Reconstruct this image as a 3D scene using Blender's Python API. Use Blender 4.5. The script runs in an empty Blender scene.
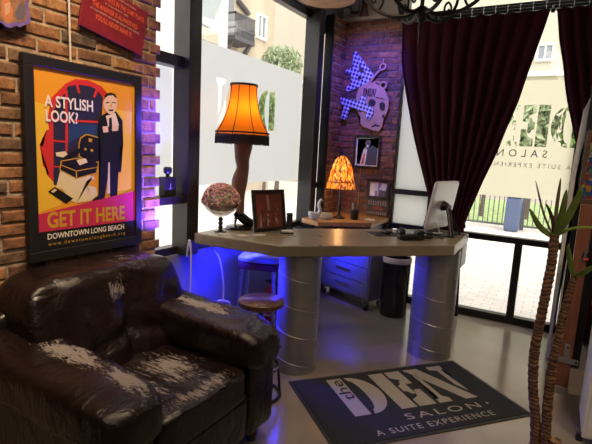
import bpy, bmesh, math, random
from mathutils import Vector, Matrix, Euler, noise
random.seed(7)
PI = math.pi
S = bpy.context.scene
COL = S.collection

# ---------------------------------------------------------------- camera
cam_d = bpy.data.cameras.new('camera')
cam = bpy.data.objects.new('camera', cam_d)
COL.objects.link(cam)
cam_d.sensor_width = 36.0
cam_d.lens = 458.88 / 592 * 36
cam_d.clip_start = 0.02
cam_d.clip_end = 300
rx, dn, fw = (Vector((0.86484965, 0.49942536, 0.05108215)), Vector((0.11920683, -0.10545109, -0.98725366)),
              Vector((-0.48767285, 0.85991533, -0.15073426)))
M4 = Matrix.Identity(4)
for i in range(3):
    M4[i][0], M4[i][1], M4[i][2] = rx[i], -dn[i], -fw[i]
M4[2][3] = 1.6
cam.matrix_world = M4
S.camera = cam

# ---------------------------------------------------------------- sky, lights, exposure
S.view_settings.view_transform = 'Standard'
S.view_settings.look = 'None'
S.view_settings.gamma = 1.0
S.view_settings.use_curve_mapping = False
S.view_settings.exposure = 0.0
W = bpy.data.worlds.new('sky')
S.world = W
W.use_nodes = True
bg = W.node_tree.nodes['Background']
bg.inputs[0].default_value = (1.0, 0.985, 0.96, 1)
bg.inputs[1].default_value = 3.1


def light(name, kind, loc, energy, color, target=None, **kw):
    d = bpy.data.lights.new(name, kind)
    d.energy = energy
    d.color = color
    for k, v in kw.items():
        setattr(d, k, v)
    o = bpy.data.objects.new(name, d)
    o.location = loc
    if target is not None:
        o.rotation_euler = (Vector(target) - Vector(loc)).to_track_quat('-Z', 'Y').to_euler()
    COL.objects.link(o)
    return o


sun = light('sun', 'SUN', (6, -6, 12), 1.5, (1.0, 0.95, 0.86), (0, 0, 5.5), angle=0.1)
WARM = (1.0, 0.74, 0.46)
CEIL = 3.9
SPOTS = [  # x, y, target, watt
    (-1.05, 1.25, (-2.3, 1.40, 1.8), 260), (-1.1, 0.4, (-2.25, 0.95, 1.6), 150), (-0.7, 2.2, (-1.5, 1.6, 0.3), 95),
    (-1.3, 2.7, (-1.6, 2.95, 0.97), 70), (-1.4, 3.7, (-1.95, 4.95, 1.9), 26), (0.6, 1.5, (0.0, 2.9, 0.0), 110), (0.7, 2.6, (0.45, 3.5, 0.3), 150)]
for (x, y, t, e) in SPOTS:
    light('ceiling_spot', 'SPOT', (x, y, CEIL - 0.06), e, WARM, t, spot_size=1.15, spot_blend=1.0, shadow_soft_size=0.05)
light('room_glow', 'AREA', (0.9, -0.8, CEIL - 0.1), 45, (1.0, 0.86, 0.7), (0.3, 1.0, 0), shape='RECTANGLE', size=3.0, size_y=2.0)
BLUE = (0.012, 0.012, 1.0)
VIOLET = (0.12, 0.06, 1.0)
light('counter_led', 'AREA', (-2.02, 2.86, 0.84), 14, BLUE, (-2.40, 2.95, 0.45), shape='RECTANGLE', size=0.5, size_y=0.04, spread=1.9)
light('counter_led', 'AREA', (-1.93, 4.12, 0.84), 4.5, BLUE, (-1.87, 4.47, 0.52), shape='RECTANGLE', size=0.4, size_y=0.04, spread=1.1)
light('counter_led', 'AREA', (-2.02, 2.74, 0.72), 7, BLUE, (-1.57, 2.86, 0.52), shape='RECTANGLE', size=0.2, size_y=0.3, spread=1.2)
light('counter_led', 'AREA', (-1.30, 3.75, 0.80), 0.9, BLUE, (-0.90, 3.75, 0.60), shape='RECTANGLE', size=0.2, size_y=0.05, spread=1.0)
light('pier_led', 'SPOT', (-2.15, 2.20, 0.99), 130, VIOLET, (-2.31, 2.12, 1.50), spot_size=2.0, spot_blend=1.0, shadow_soft_size=0.02)
light('pier_led', 'SPOT', (-1.95, 2.46, 1.75), 95, VIOLET, (-2.31, 2.20, 1.75), spot_size=0.95, spot_blend=1.0, shadow_soft_size=0.02)
light('sign_led', 'SPOT', (-1.78, 4.15, 2.85), 85, (0.10, 0.055, 1.0), (-1.95, 4.95, 2.35), spot_size=1.5, spot_blend=1.0, shadow_soft_size=0.03)


# ---------------------------------------------------------------- materials
def nodes_of(name):
    m = bpy.data.materials.new(name)
    m.use_nodes = True
    nt = m.node_tree
    return m, nt, nt.nodes, nt.links


def ramp(N, stops):
    r = N.new('ShaderNodeValToRGB')
    cr = r.color_ramp
    while len(cr.elements) < len(stops):
        cr.elements.new(0.5)
    for e, (p, c) in zip(cr.elements, stops):
        e.position = p
        e.color = (*c, 1)
    return r


def mat(name, col, rough=0.5, metal=0.0, var=0.0, vscale=8.0, bump=0.0, bscale=40.0, coat=0.0, emit=None, estr=0.0,
        spec=0.5, col2=None, trans=0.0, stretch=None):
    m, nt, N, L = nodes_of(name)
    p = N['Principled BSDF']
    p.inputs['Base Color'].default_value = (*col, 1)
    p.inputs['Roughness'].default_value = rough
    p.inputs['Metallic'].default_value = metal
    p.inputs['Coat Weight'].default_value = coat
    p.inputs['Specular IOR Level'].default_value = spec
    p.inputs['Transmission Weight'].default_value = trans
    if emit:
        p.inputs['Emission Color'].default_value = (*emit, 1)
        p.inputs['Emission Strength'].default_value = estr
    tc = N.new('ShaderNodeTexCoord')
    vec = tc.outputs['Object']
    if stretch:
        mp = N.new('ShaderNodeMapping')
        mp.inputs['Scale'].default_value = stretch
        L.new(vec, mp.inputs[0])
        vec = mp.outputs[0]
    if var > 0 or col2:
        n = N.new('ShaderNodeTexNoise')
        n.inputs['Scale'].default_value = vscale
        n.inputs['Detail'].default_value = 6
        L.new(vec, n.inputs['Vector'])
        c2 = col2 or tuple(c * (1 - var) for c in col)
        c1 = col if col2 else tuple(min(1, c * (1 + var)) for c in col)
        r = ramp(N, [(0.32, c2), (0.68, c1)])
        L.new(n.outputs['Fac'], r.inputs[0])
        L.new(r.outputs[0], p.inputs['Base Color'])
    if bump > 0:
        n2 = N.new('ShaderNodeTexNoise')
        n2.inputs['Scale'].default_value = bscale
        n2.inputs['Detail'].default_value = 4
        L.new(vec, n2.inputs['Vector'])
        b = N.new('ShaderNodeBump')
        b.inputs['Strength'].default_value = bump
        b.inputs['Distance'].default_value = 0.02
        L.new(n2.outputs['Fac'], b.inputs['Height'])
        L.new(b.outputs[0], p.inputs['Normal'])
    return m


def mat_brick(name, cols):
    m, nt, N, L = nodes_of(name)
    p = N['Principled BSDF']
    p.inputs['Roughness'].default_value = 0.85
    g = N.new('ShaderNodeNewGeometry')
    r = ramp(N, [(i / (len(cols) - 1), c) for i, c in enumerate(cols)])
    L.new(g.outputs['Random Per Island'], r.inputs[0])
    tc = N.new('ShaderNodeTexCoord')
    n = N.new('ShaderNodeTexNoise')
    n.inputs['Scale'].default_value = 22
    n.inputs['Detail'].default_value = 8
    n.inputs['Roughness'].default_value = 0.7
    L.new(tc.outputs['Object'], n.inputs['Vector'])
    r2 = ramp(N, [(0.34, (0.30, 0.28, 0.27)), (0.66, (1.3, 1.28, 1.25))])
    L.new(n.outputs['Fac'], r2.inputs[0])
    mx = N.new('ShaderNodeMixRGB')
    mx.blend_type = 'MULTIPLY'
    mx.inputs[0].default_value = 1
    L.new(r.outputs[0], mx.inputs[1])
    L.new(r2.outputs[0], mx.inputs[2])
    L.new(mx.outputs[0], p.inputs['Base Color'])
    b = N.new('ShaderNodeBump')
    b.inputs['Strength'].default_value = 0.7
    b.inputs['Distance'].default_value = 0.01
    L.new(n.outputs['Fac'], b.inputs['Height'])
    L.new(b.outputs[0], p.inputs['Normal'])
    return m


def mat_concrete(name, c1, c2, rough, scale, coat=0.0, bump=0.0):
    m, nt, N, L = nodes_of(name)
    p = N['Principled BSDF']
    tc = N.new('ShaderNodeTexCoord')
    n = N.new('ShaderNodeTexNoise')
    n.inputs['Scale'].default_value = scale
    n.inputs['Detail'].default_value = 6
    n.inputs['Roughness'].default_value = 0.5
    L.new(tc.outputs['Object'], n.inputs['Vector'])
    r = ramp(N, [(0.22, c1), (0.78, c2)])
    L.new(n.outputs['Fac'], r.inputs[0])
    L.new(r.outputs[0], p.inputs['Base Color'])
    n2 = N.new('ShaderNodeTexNoise')
    n2.inputs['Scale'].default_value = scale * 4
    n2.inputs['Detail'].default_value = 6
    L.new(tc.outputs['Object'], n2.inputs['Vector'])
    r2 = ramp(N, [(0.25, (rough * 0.85,) * 3), (0.75, (min(1, rough * 1.2),) * 3)])
    L.new(n2.outputs['Fac'], r2.inputs[0])
    L.new(r2.outputs[0], p.inputs['Roughness'])
    p.inputs['Coat Weight'].default_value = coat
    p.inputs['Coat Roughness'].default_value = 0.2
    if bump:
        b = N.new('ShaderNodeBump')
        b.inputs['Strength'].default_value = bump
        b.inputs['Distance'].default_value = 0.01
        L.new(n2.outputs['Fac'], b.inputs['Height'])
        L.new(b.outputs[0], p.inputs['Normal'])
    return m


def mat_leather(name, peel, pscale=(9, 30, 9), amount=0.5, rough=0.25, col=((0.007, 0.0036, 0.0036), (0.016, 0.0082, 0.0078))):
    """dark leather; peel = list of (centre, radii) in object space where the grain has flaked off"""
    m, nt, N, L = nodes_of(name)
    p = N['Principled BSDF']
    p.inputs['Roughness'].default_value = rough
    tc = N.new('ShaderNodeTexCoord')
    n = N.new('ShaderNodeTexNoise')
    n.inputs['Scale'].default_value = 5
    n.inputs['Detail'].default_value = 5
    L.new(tc.outputs['Object'], n.inputs['Vector'])
    base = ramp(N, [(0.3, col[0]), (0.75, col[1])])
    L.new(n.outputs['Fac'], base.inputs[0])
    out = base.outputs[0]
    peelmask = None
    if peel:
        mp = N.new('ShaderNodeMapping')
        mp.inputs['Scale'].default_value = pscale
        L.new(tc.outputs['Object'], mp.inputs[0])
        pn = N.new('ShaderNodeTexNoise')
        pn.inputs['Scale'].default_value = 1.0
        pn.inputs['Detail'].default_value = 8
        pn.inputs['Roughness'].default_value = 0.68
        L.new(mp.outputs[0], pn.inputs['Vector'])
        tot = None
        for c, rr in peel:
            q = N.new('ShaderNodeMapping')
            q.vector_type = 'TEXTURE'
            q.inputs['Location'].default_value = c
            q.inputs['Scale'].default_value = rr
            L.new(tc.outputs['Object'], q.inputs[0])
            ln = N.new('ShaderNodeVectorMath')
            ln.operation = 'LENGTH'
            L.new(q.outputs[0], ln.inputs[0])
            mr = N.new('ShaderNodeMapRange')
            mr.inputs[1].default_value = 0.0
            mr.inputs[2].default_value = 1.0
            mr.inputs[3].default_value = amount
            mr.inputs[4].default_value = -0.25
            L.new(ln.outputs['Value'], mr.inputs[0])
            if tot is None:
                tot = mr.outputs[0]
            else:
                mxn = N.new('ShaderNodeMath')
                mxn.operation = 'MAXIMUM'
                L.new(tot, mxn.inputs[0])
                L.new(mr.outputs[0], mxn.inputs[1])
                tot = mxn.outputs[0]
        ad = N.new('ShaderNodeMath')
        ad.operation = 'ADD'
        L.new(tot, ad.inputs[0])
        fn = N.new('ShaderNodeTexNoise')
        fn.inputs['Scale'].default_value = 5.0
        fn.inputs['Detail'].default_value = 5
        L.new(mp.outputs[0], fn.inputs['Vector'])
        mm = N.new('ShaderNodeMath')
        mm.operation = 'MULTIPLY_ADD'
        L.new(fn.outputs['Fac'], mm.inputs[0])
        mm.inputs[1].default_value = 0.8
        mm.inputs[2].default_value = -0.4
        m3 = N.new('ShaderNodeMath')
        m3.operation = 'ADD'
        L.new(pn.outputs['Fac'], m3.inputs[0])
        L.new(mm.outputs[0], m3.inputs[1])
        L.new(m3.outputs[0], ad.inputs[1])
        st = ramp(N, [(0.66, (0, 0, 0)), (0.76, (1, 1, 1))])
        L.new(ad.outputs[0], st.inputs[0])
        peelmask = st.outputs[0]
        mx = N.new('ShaderNodeMixRGB')
        L.new(peelmask, mx.inputs[0])
        L.new(out, mx.inputs[1])
        mx.inputs[2].default_value = (0.25, 0.215, 0.205, 1)
        out = mx.outputs[0]
        rm = N.new('ShaderNodeMapRange')
        rm.inputs[3].default_value = rough
        rm.inputs[4].default_value = 0.75
        L.new(peelmask, rm.inputs[0])
        L.new(rm.outputs[0], p.inputs['Roughness'])
    L.new(out, p.inputs['Base Color'])
    # creases
    wn = N.new('ShaderNodeTexNoise')
    wn.inputs['Scale'].default_value = 9
    wn.inputs['Detail'].default_value = 5
    wn.inputs['Distortion'].default_value = 0.8
    L.new(tc.outputs['Object'], wn.inputs['Vector'])
    vo = N.new('ShaderNodeTexVoronoi')
    vo.inputs['Scale'].default_value = 160
    L.new(tc.outputs['Object'], vo.inputs['Vector'])
    b1 = N.new('ShaderNodeBump')
    b1.inputs['Strength'].default_value = 0.45
    b1.inputs['Distance'].default_value = 0.03
    L.new(wn.outputs['Fac'], b1.inputs['Height'])
    b2 = N.new('ShaderNodeBump')
    b2.inputs['Strength'].default_value = 0.12
    b2.inputs['Distance'].default_value = 0.004
    L.new(vo.outputs['Distance'], b2.inputs['Height'])
    wm = N.new('ShaderNodeMapping')
    wm.inputs['Scale'].default_value = (26, 7, 7)
    L.new(tc.outputs['Object'], wm.inputs[0])
    w2 = N.new('ShaderNodeTexNoise')
    w2.inputs['Scale'].default_value = 1.0
    w2.inputs['Detail'].default_value = 4
    w2.inputs['Distortion'].default_value = 1.2
    L.new(wm.outputs[0], w2.inputs['Vector'])
    b3 = N.new('ShaderNodeBump')
    b3.inputs['Strength'].default_value = 0.28
    b3.inputs['Distance'].default_value = 0.02
    L.new(w2.outputs['Fac'], b3.inputs['Height'])
    L.new(b1.outputs[0], b3.inputs['Normal'])
    L.new(b3.outputs[0], b2.inputs['Normal'])
    L.new(b2.outputs[0], p.inputs['Normal'])
    return m


def mat_glass(name, tint=(1, 1, 1), refl=0.06):
    m, nt, N, L = nodes_of(name)
    N.remove(N['Principled BSDF'])
    t = N.new('ShaderNodeBsdfTransparent')
    t.inputs[0].default_value = (*tint, 1)
    g = N.new('ShaderNodeBsdfGlossy')
    g.inputs['Roughness'].default_value = 0.02
    mx = N.new('ShaderNodeMixShader')
    mx.inputs[0].default_value = refl
    L.new(t.outputs[0], mx.inputs[1])
    L.new(g.outputs[0], mx.inputs[2])
    L.new(mx.outputs[0], N['Material Output'].inputs[0])
    return m


def mat_thin(name, col, tl=0.6, clear=0.0, gloss=0.0, var=None):
    """thin light-passing sheet: diffuse + translucent (+ some clear see-through)"""
    m, nt, N, L = nodes_of(name)
    N.remove(N['Principled BSDF'])
    d = N.new('ShaderNodeBsdfDiffuse')
    t = N.new('ShaderNodeBsdfTranslucent')
    d.inputs[0].default_value = (*col, 1)
    t.inputs[0].default_value = (*col, 1)
    if var:
        tc = N.new('ShaderNodeTexCoord')
        v = N.new('ShaderNodeTexVoronoi')
        v.inputs['Scale'].default_value = var[1]
        L.new(tc.outputs['Object'], v.inputs['Vector'])
        sp = N.new('ShaderNodeSeparateColor')
        L.new(v.outputs['Color'], sp.inputs[0])
        r = ramp(N, [(i / (len(var[0]) - 1), c) for i, c in enumerate(var[0])])
        r.color_ramp.interpolation = 'CONSTANT'
        L.new(sp.outputs[0], r.inputs[0])
        L.new(r.outputs[0], d.inputs[0])
        L.new(r.outputs[0], t.inputs[0])
    mx = N.new('ShaderNodeMixShader')
    mx.inputs[0].default_value = tl
    L.new(d.outputs[0], mx.inputs[1])
    L.new(t.outputs[0], mx.inputs[2])
    out = mx.outputs[0]
    if clear > 0:
        c = N.new('ShaderNodeBsdfTransparent')
        m2 = N.new('ShaderNodeMixShader')
        m2.inputs[0].default_value = clear
        L.new(out, m2.inputs[1])
        L.new(c.outputs[0], m2.inputs[2])
        out = m2.outputs[0]
    L.new(out, N['Material Output'].inputs[0])
    return m


def mat_pavers(name, c1, c2, mortar, sx, rot=0.0):
    m, nt, N, L = nodes_of(name)
    p = N['Principled BSDF']
    p.inputs['Roughness'].default_value = 0.9
    tc = N.new('ShaderNodeTexCoord')
    mp = N.new('ShaderNodeMapping')
    mp.inputs['Rotation'].default_value = (0, 0, rot)
    L.new(tc.outputs['Object'], mp.inputs[0])
    b = N.new('ShaderNodeTexBrick')
    b.inputs['Scale'].default_value = sx
    b.inputs['Color1'].default_value = (*c1, 1)
    b.inputs['Color2'].default_value = (*c2, 1)
    b.inputs['Mortar'].default_value = (*mortar, 1)
    b.inputs['Mortar Size'].default_value = 0.012
    L.new(mp.outputs[0], b.inputs['Vector'])
    L.new(b.outputs[0], p.inputs['Base Color'])
    return m


def mat_checker(name, c1, c2, scale, rot):
    m, nt, N, L = nodes_of(name)
    p = N['Principled BSDF']
    p.inputs['Roughness'].default_value = 0.4
    tc = N.new('ShaderNodeTexCoord')
    mp = N.new('ShaderNodeMapping')
    mp.inputs['Rotation'].default_value = rot
    mp.inputs['Location'].default_value = (0.011, 0.511, 0.013)
    L.new(tc.outputs['Object'], mp.inputs[0])
    ck = N.new('ShaderNodeTexChecker')
    ck.inputs['Scale'].default_value = scale
    ck.inputs['Color1'].default_value = (*c1, 1)
    ck.inputs['Color2'].default_value = (*c2, 1)
    L.new(mp.outputs[0], ck.inputs['Vector'])
    L.new(ck.outputs[0], p.inputs['Base Color'])
    return m


def mat_wood(name, c1, c2, scale=(2, 30, 30), rough=0.45, coat=0.0):
    m, nt, N, L = nodes_of(name)
    p = N['Principled BSDF']
    p.inputs['Roughness'].default_value = rough
    p.inputs['Coat Weight'].default_value = coat
    tc = N.new('ShaderNodeTexCoord')
    mp = N.new('ShaderNodeMapping')
    mp.inputs['Scale'].default_value = scale
    L.new(tc.outputs['Object'], mp.inputs[0])
    n = N.new('ShaderNodeTexNoise')
    n.inputs['Scale'].default_value = 1.5
    n.inputs['Detail'].default_value = 7
    n.inputs['Distortion'].default_value = 0.6
    L.new(mp.outputs[0], n.inputs['Vector'])
    r = ramp(N, [(0.3, c1), (0.7, c2)])
    L.new(n.outputs['Fac'], r.inputs[0])
    L.new(r.outputs[0], p.inputs['Base Color'])
    return m


BLACK = mat('black_metal', (0.012, 0.011, 0.011), 0.4, 0.3)
BRONZE = mat('dark_bronze_frame', (0.035, 0.028, 0.024), 0.35, 0.5, 0.2, 4)
BLACKP = mat('black_plastic', (0.012, 0.012, 0.014), 0.35)
IRON = mat('wrought_iron', (0.03, 0.025, 0.02), 0.5, 0.6, 0.3, 20)
WHITE = mat('white_paint', (0.8, 0.8, 0.78), 0.5)
PAPER = mat('white_paper', (0.82, 0.82, 0.80), 0.7)
STEEL = mat('brushed_steel', (0.45, 0.45, 0.46), 0.35, 1.0, 0.15, 30)
CHROME = mat('chrome', (0.7, 0.7, 0.72), 0.12, 1.0)
MORTAR = mat('mortar', (0.36, 0.28, 0.20), 0.95, 0, 0.25, 30, 0.5, 60)
BRICK = mat_brick('old_brick', [(0.139, 0.066, 0.037), (0.361, 0.164, 0.070), (0.254, 0.111, 0.053), (0.426, 0.213, 0.090), (0.123, 0.078, 0.057), (0.328, 0.143, 0.066)])
BRICK2 = mat_brick('dim_wall_brick', [(0.13, 0.07, 0.05), (0.34, 0.15, 0.075), (0.23, 0.10, 0.06), (0.42, 0.20, 0.10), (0.11, 0.075, 0.065), (0.30, 0.13, 0.07)])  # copy of the old brick, toned for the dimly lit back wall
MORTAR2 = mat('dim_wall_mortar', (0.20, 0.15, 0.115), 0.95, 0, 0.25, 30, 0.5, 60)  # same mortar, the back wall's dimness put into its colour
GLASS = mat_glass('window_glass')


# ---------------------------------------------------------------- mesh helpers
def box(bm, c, s, rot=None, mi=0):
    vs = []
    R = rot if rot is not None else Matrix.Identity(3)
    for dx in (-.5, .5):
        for dy in (-.5, .5):
            for dz in (-.5, .5):
                vs.append(bm.verts.new(Vector(c) + R @ Vector((dx * s[0], dy * s[1], dz * s[2]))))
    for f in ((0, 1, 3, 2), (4, 6, 7, 5), (0, 4, 5, 1), (2, 3, 7, 6), (0, 2, 6, 4), (1, 5, 7, 3)):
        bm.faces.new([vs[i] for i in f]).material_index = mi


def bx(bm, lo, hi, mi=0):
    box(bm, [(a + b) / 2 for a, b in zip(lo, hi)], [abs(b - a) for a, b in zip(lo, hi)], None, mi)


def rbox(bm, c, s, p=4.0, n=10, rot=None, fn=None, mi=0, pz=None):
    """rounded cushion-like box: subdivided cube pulled onto a superellipsoid; fn(v in -1..1) deforms"""
    R = rot if rot is not None else Matrix.Identity(3)
    cache = {}

    def vert(i, j, k):
        key = (i, j, k)
        if key not in cache:
            v = Vector((2 * i / n - 1, 2 * j / n - 1, 2 * k / n - 1))
            v = Vector([math.sin(a * PI / 2) if abs(a) < 1 else a for a in v])
            ln = sum(abs(a) ** p for a in v) ** (1 / p)
            u = v / ln
            w = Vector([u[q] * s[q] / 2 for q in range(3)])
            if fn:
                w = fn(u, w)
            cache[key] = bm.verts.new(Vector(c) + R @ w)
        return cache[key]

    for a in range(n):
        for b in range(n):
            for (f, flip) in ((0, True), (n, False)):
                for ax in range(3):
                    q = []
                    for (da, db) in ((0, 0), (1, 0), (1, 1), (0, 1)):
                        t = [0, 0, 0]
                        t[ax] = f
                        t[(ax + 1) % 3] = a + da
                        t[(ax + 2) % 3] = b + db
                        q.append(vert(*t))
                    if flip:
                        q.reverse()
                    bm.faces.new(q).material_index = mi


def cyl(bm, p0, p1, r0, r1=None, seg=20, cap=True, mi=0):
    r1 = r0 if r1 is None else r1
    p0, p1 = Vector(p0), Vector(p1)
    d = (p1 - p0).normalized()
    a = d.orthogonal().normalized()
    b = d.cross(a)
    A, B = [], []
    for i in range(seg):
        t = 2 * PI * i / seg
        o = a * math.cos(t) + b * math.sin(t)
        A.append(bm.verts.new(p0 + o * r0))
        B.append(bm.verts.new(p1 + o * r1))
    for i in range(seg):
        j = (i + 1) % seg
        bm.faces.new((A[i], A[j], B[j], B[i])).material_index = mi
    if cap:
        bm.faces.new(list(reversed(A))).material_index = mi
        bm.faces.new(B).material_index = mi


def lathe(bm, c, prof, seg=28, mi=0, sx=1, sy=1, wob=None):
    """prof: list of (radius, z) bottom to top (or any path)"""
    rings = []
    for (r, z) in prof:
        ring = []
        for i in range(seg):
            t = 2 * PI * i / seg
            rr = r * (wob(t, z) if wob else 1)
            ring.append(bm.verts.new((c[0] + sx * rr * math.cos(t), c[1] + sy * rr * math.sin(t), c[2] + z)))
        rings.append(ring)
    for a, b in zip(rings, rings[1:]):
        for i in range(seg):
            j = (i + 1) % seg
            bm.faces.new((a[i], a[j], b[j], b[i])).material_index = mi
    return rings


def lathe_solid(bm, c, prof, seg=28, mi=0, **kw):
    rg = lathe(bm, c, prof, seg, mi, **kw)
    if prof[0][0] > 1e-5:
        bm.faces.new(list(reversed(rg[0]))).material_index = mi
    if prof[-1][0] > 1e-5:
        bm.faces.new(rg[-1]).material_index = mi


def tube(bm, pts, r, seg=8, mi=0, closed=False):
    pts = [Vector(p) for p in pts]
    rs = r if isinstance(r, (list, tuple)) else [r] * len(pts)
    rings = []
    prev = None
    n = len(pts)
    for i, p in enumerate(pts):
        if closed:
            d = pts[(i + 1) % n] - pts[i - 1]
        else:
            d = pts[min(i + 1, n - 1)] - pts[max(i - 1, 0)]
        d.normalize()
        a = d.orthogonal().normalized() if prev is None else (prev - d * prev.dot(d)).normalized()
        prev = a
        b = d.cross(a)
        rings.append([bm.verts.new(p + (a * math.cos(2 * PI * k / seg) + b * math.sin(2 * PI * k / seg)) * rs[i]) for k in range(seg)])
    m = n if closed else n - 1
    for i in range(m):
        A, B = rings[i], rings[(i + 1) % n]
        for k in range(seg):
            l = (k + 1) % seg
            bm.faces.new((A[k], A[l], B[l], B[k])).material_index = mi
    if not closed:
        bm.faces.new(list(reversed(rings[0]))).material_index = mi
        bm.faces.new(rings[-1]).material_index = mi


def smooth_path(pts, n=8, closed=False):
    pts = [Vector(p) for p in pts]
    out = []
    N = len(pts)
    rng = range(N) if closed else range(N - 1)
    for i in rng:
        if closed:
            p0, p1, p2, p3 = pts[i - 1], pts[i], pts[(i + 1) % N], pts[(i + 2) % N]
        else:
            p0, p1, p2, p3 = pts[max(i - 1, 0)], pts[i], pts[i + 1], pts[min(i + 2, N - 1)]
        for k in range(n):
            t = k / n
            out.append(0.5 * ((2 * p1) + (p2 - p0) * t + (2 * p0 - 5 * p1 + 4 * p2 - p3) * t * t + (3 * p1 - p0 - 3 * p2 + p3) * t ** 3))
    if not closed:
        out.append(pts[-1])
    return out


def prism(bm, poly, o, u, v, th, mi=0):
    """extrude a 2-D outline (list of (a,b)) placed at o + a*u + b*v by th along u x v"""
    o, u, v = Vector(o), Vector(u), Vector(v)
    w = u.cross(v).normalized() * th
    A = [bm.verts.new(o + u * a + v * b) for a, b in poly]
    B = [bm.verts.new(p.co + w) for p in A]
    area = sum(poly[i - 1][0] * poly[i][1] - poly[i][0] * poly[i - 1][1] for i in range(len(poly)))
    if area < 0:
        A.reverse()
        B.reverse()
    n = len(A)
    faces = [bm.faces.new(B), bm.faces.new(list(reversed(A)))]
    for i in range(n):
        j = (i + 1) % n
        faces.append(bm.faces.new((A[i], A[j], B[j], B[i])))
    for f in faces:
        f.material_index = mi
    bmesh.ops.triangulate(bm, faces=faces[:2])


def circle(cx, cy, r, n=18, ry=None, a0=0, a1=2 * PI):
    ry = ry or r
    full = abs(a1 - a0 - 2 * PI) < 1e-6
    return [(cx + r * math.cos(a0 + (a1 - a0) * i / (n if full else n - 1)), cy + ry * math.sin(a0 + (a1 - a0) * i / (n if full else n - 1))) for i in range(n)]


_tc = {}


def text(bm, s, size, o, u, v, th=0.0006, mi=0, align='CENTER', sx=1.0, bold=0.0, space=1.0):
    """lettering as thin raised geometry; o = anchor on the baseline, u = reading direction, v = up"""
    key = (s, align, bold, space)
    if key not in _tc:
        cu = bpy.data.curves.new('lettering', 'FONT')
        cu.body = s
        cu.align_x = align
        cu.offset = bold
        cu.space_character = space
        cu.resolution_u = 3
        ob = bpy.data.objects.new('lettering', cu)
        COL.objects.link(ob)
        dg = bpy.context.evaluated_depsgraph_get()
        dg.update()
        me = bpy.data.meshes.new_from_object(ob.evaluated_get(dg))
        _tc[key] = ([p.co.copy() for p in me.vertices], [list(p.vertices) for p in me.polygons])
        bpy.data.objects.remove(ob)
        bpy.data.meshes.remove(me)
    V, F = _tc[key]
    o, u, v = Vector(o), Vector(u), Vector(v)
    w = u.cross(v).normalized() * th
    vs = [bm.verts.new(o + u * (p.x * size * sx) + v * (p.y * size) + w) for p in V]
    for f in F:
        try:
            bm.faces.new([vs[i] for i in f]).material_index = mi
        except ValueError:
            pass


def DEN(k):
    """stencil slab-serif letters as outlines in a unit-high box; returns (outlines, advance)"""
    if k == 'D':
        bowl = [(0.40 + 0.52 * math.cos(t), 0.5 + 0.5 * math.sin(t)) for t in [PI / 2 - i * PI / 16 for i in range(17)]]
        inner = [(0.44 + 0.13 * math.cos(t), 0.5 + 0.40 * math.sin(t)) for t in [-PI / 2 + i * PI / 12 for i in range(13)]]
        return [[(0, 0), (0.33, 0), (0.33, 1), (0, 1)], bowl + inner], 0.98
    if k == 'E':
        return [[(0, 0), (0.34, 0), (0.34, 1), (0, 1)], [(0.40, 0.82), (0.56, 0.74), (0.62, 0.60), (0.76, 0.60), (0.76, 1), (0.40, 1)],
                [(0.40, 0), (0.78, 0), (0.78, 0.42), (0.64, 0.42), (0.57, 0.25), (0.40, 0.18)],
                [(0.40, 0.42), (0.47, 0.40), (0.52, 0.32), (0.60, 0.32), (0.60, 0.70), (0.52, 0.70), (0.47, 0.60), (0.40, 0.58)]], 0.86
    return [[(0, 0), (0.30, 0), (0.30, 0.10), (0.20, 0.16), (0.20, 0.80), (0.10, 0.80), (0.10, 0.12), (0, 0.10)],
            [(0, 1), (0.36, 1), (0.90, 0.0), (0.62, 0.0), (0.06, 0.92)],
            [(0.62, 1), (0.98, 1), (0.98, 0.9), (0.90, 0.86), (0.90, 0.18), (0.78, 0.40), (0.78, 0.86), (0.62, 0.9)]], 1.02


def den_outlines(x, y, h, sx=0.8, mirror=False, order='DEN'):
    out = []
    for ch in order:
        polys, adv = DEN(ch)
        for P in polys:
            out.append([((x - a * h * sx) if mirror else (x + a * h * sx), y + b * h) for a, b in P])
        x += (-1 if mirror else 1) * adv * h * sx
    return out


def obj(name, bm, m, parent=None, smooth=True, bevel=0.0, angle=40, recalc=True, label=None, loc=None, seg=2):
    if recalc:
        bmesh.ops.recalc_face_normals(bm, faces=bm.faces)
    me = bpy.data.meshes.new(name)
    bm.to_mesh(me)
    bm.free()
    for x in (m if isinstance(m, (list, tuple)) else [m]):
        me.materials.append(x)
    if smooth:
        me.polygons.foreach_set('use_smooth', [True] * len(me.polygons))
        me.set_sharp_from_angle(angle=math.radians(angle))
    o = bpy.data.objects.new(name, me)
    COL.objects.link(o)
    if parent:
        o.parent = parent
    if loc:
        o.location = loc
    if bevel > 0:
        b = o.modifiers.new('bevel', 'BEVEL')
        b.width = bevel
        b.segments = seg
        b.limit_method = 'ANGLE'
        b.angle_limit = math.radians(35)
        b.harden_normals = True
    if label:
        o['label'] = label
    return o


def tag(o, label, cat, group=None, kind=None):
    o['label'] = label
    o['category'] = cat
    if group:
        o['group'] = group
    if kind:
        o['kind'] = kind
    return o


def thing(name, label, cat, loc=(0, 0, 0), rz=0.0, group=None):
    o = bpy.data.objects.new(name, None)
    o.empty_display_size = 0.05
    COL.objects.link(o)
    o.location = loc
    o.rotation_euler = (0, 0, rz)
    return tag(o, label, cat, group)


def struct(name, bm, m, **kw):
    o = obj(name, bm, m, **kw)
    o['kind'] = 'structure'
    return o


def copy_tree(o, parent=None):
    c = o.copy()
    COL.objects.link(c)
    c.parent = parent
    for ch in list(o.children):
        copy_tree(ch, c)
    return c


NB = bmesh.new
ZX = Vector((0, 0, 1))

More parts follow.
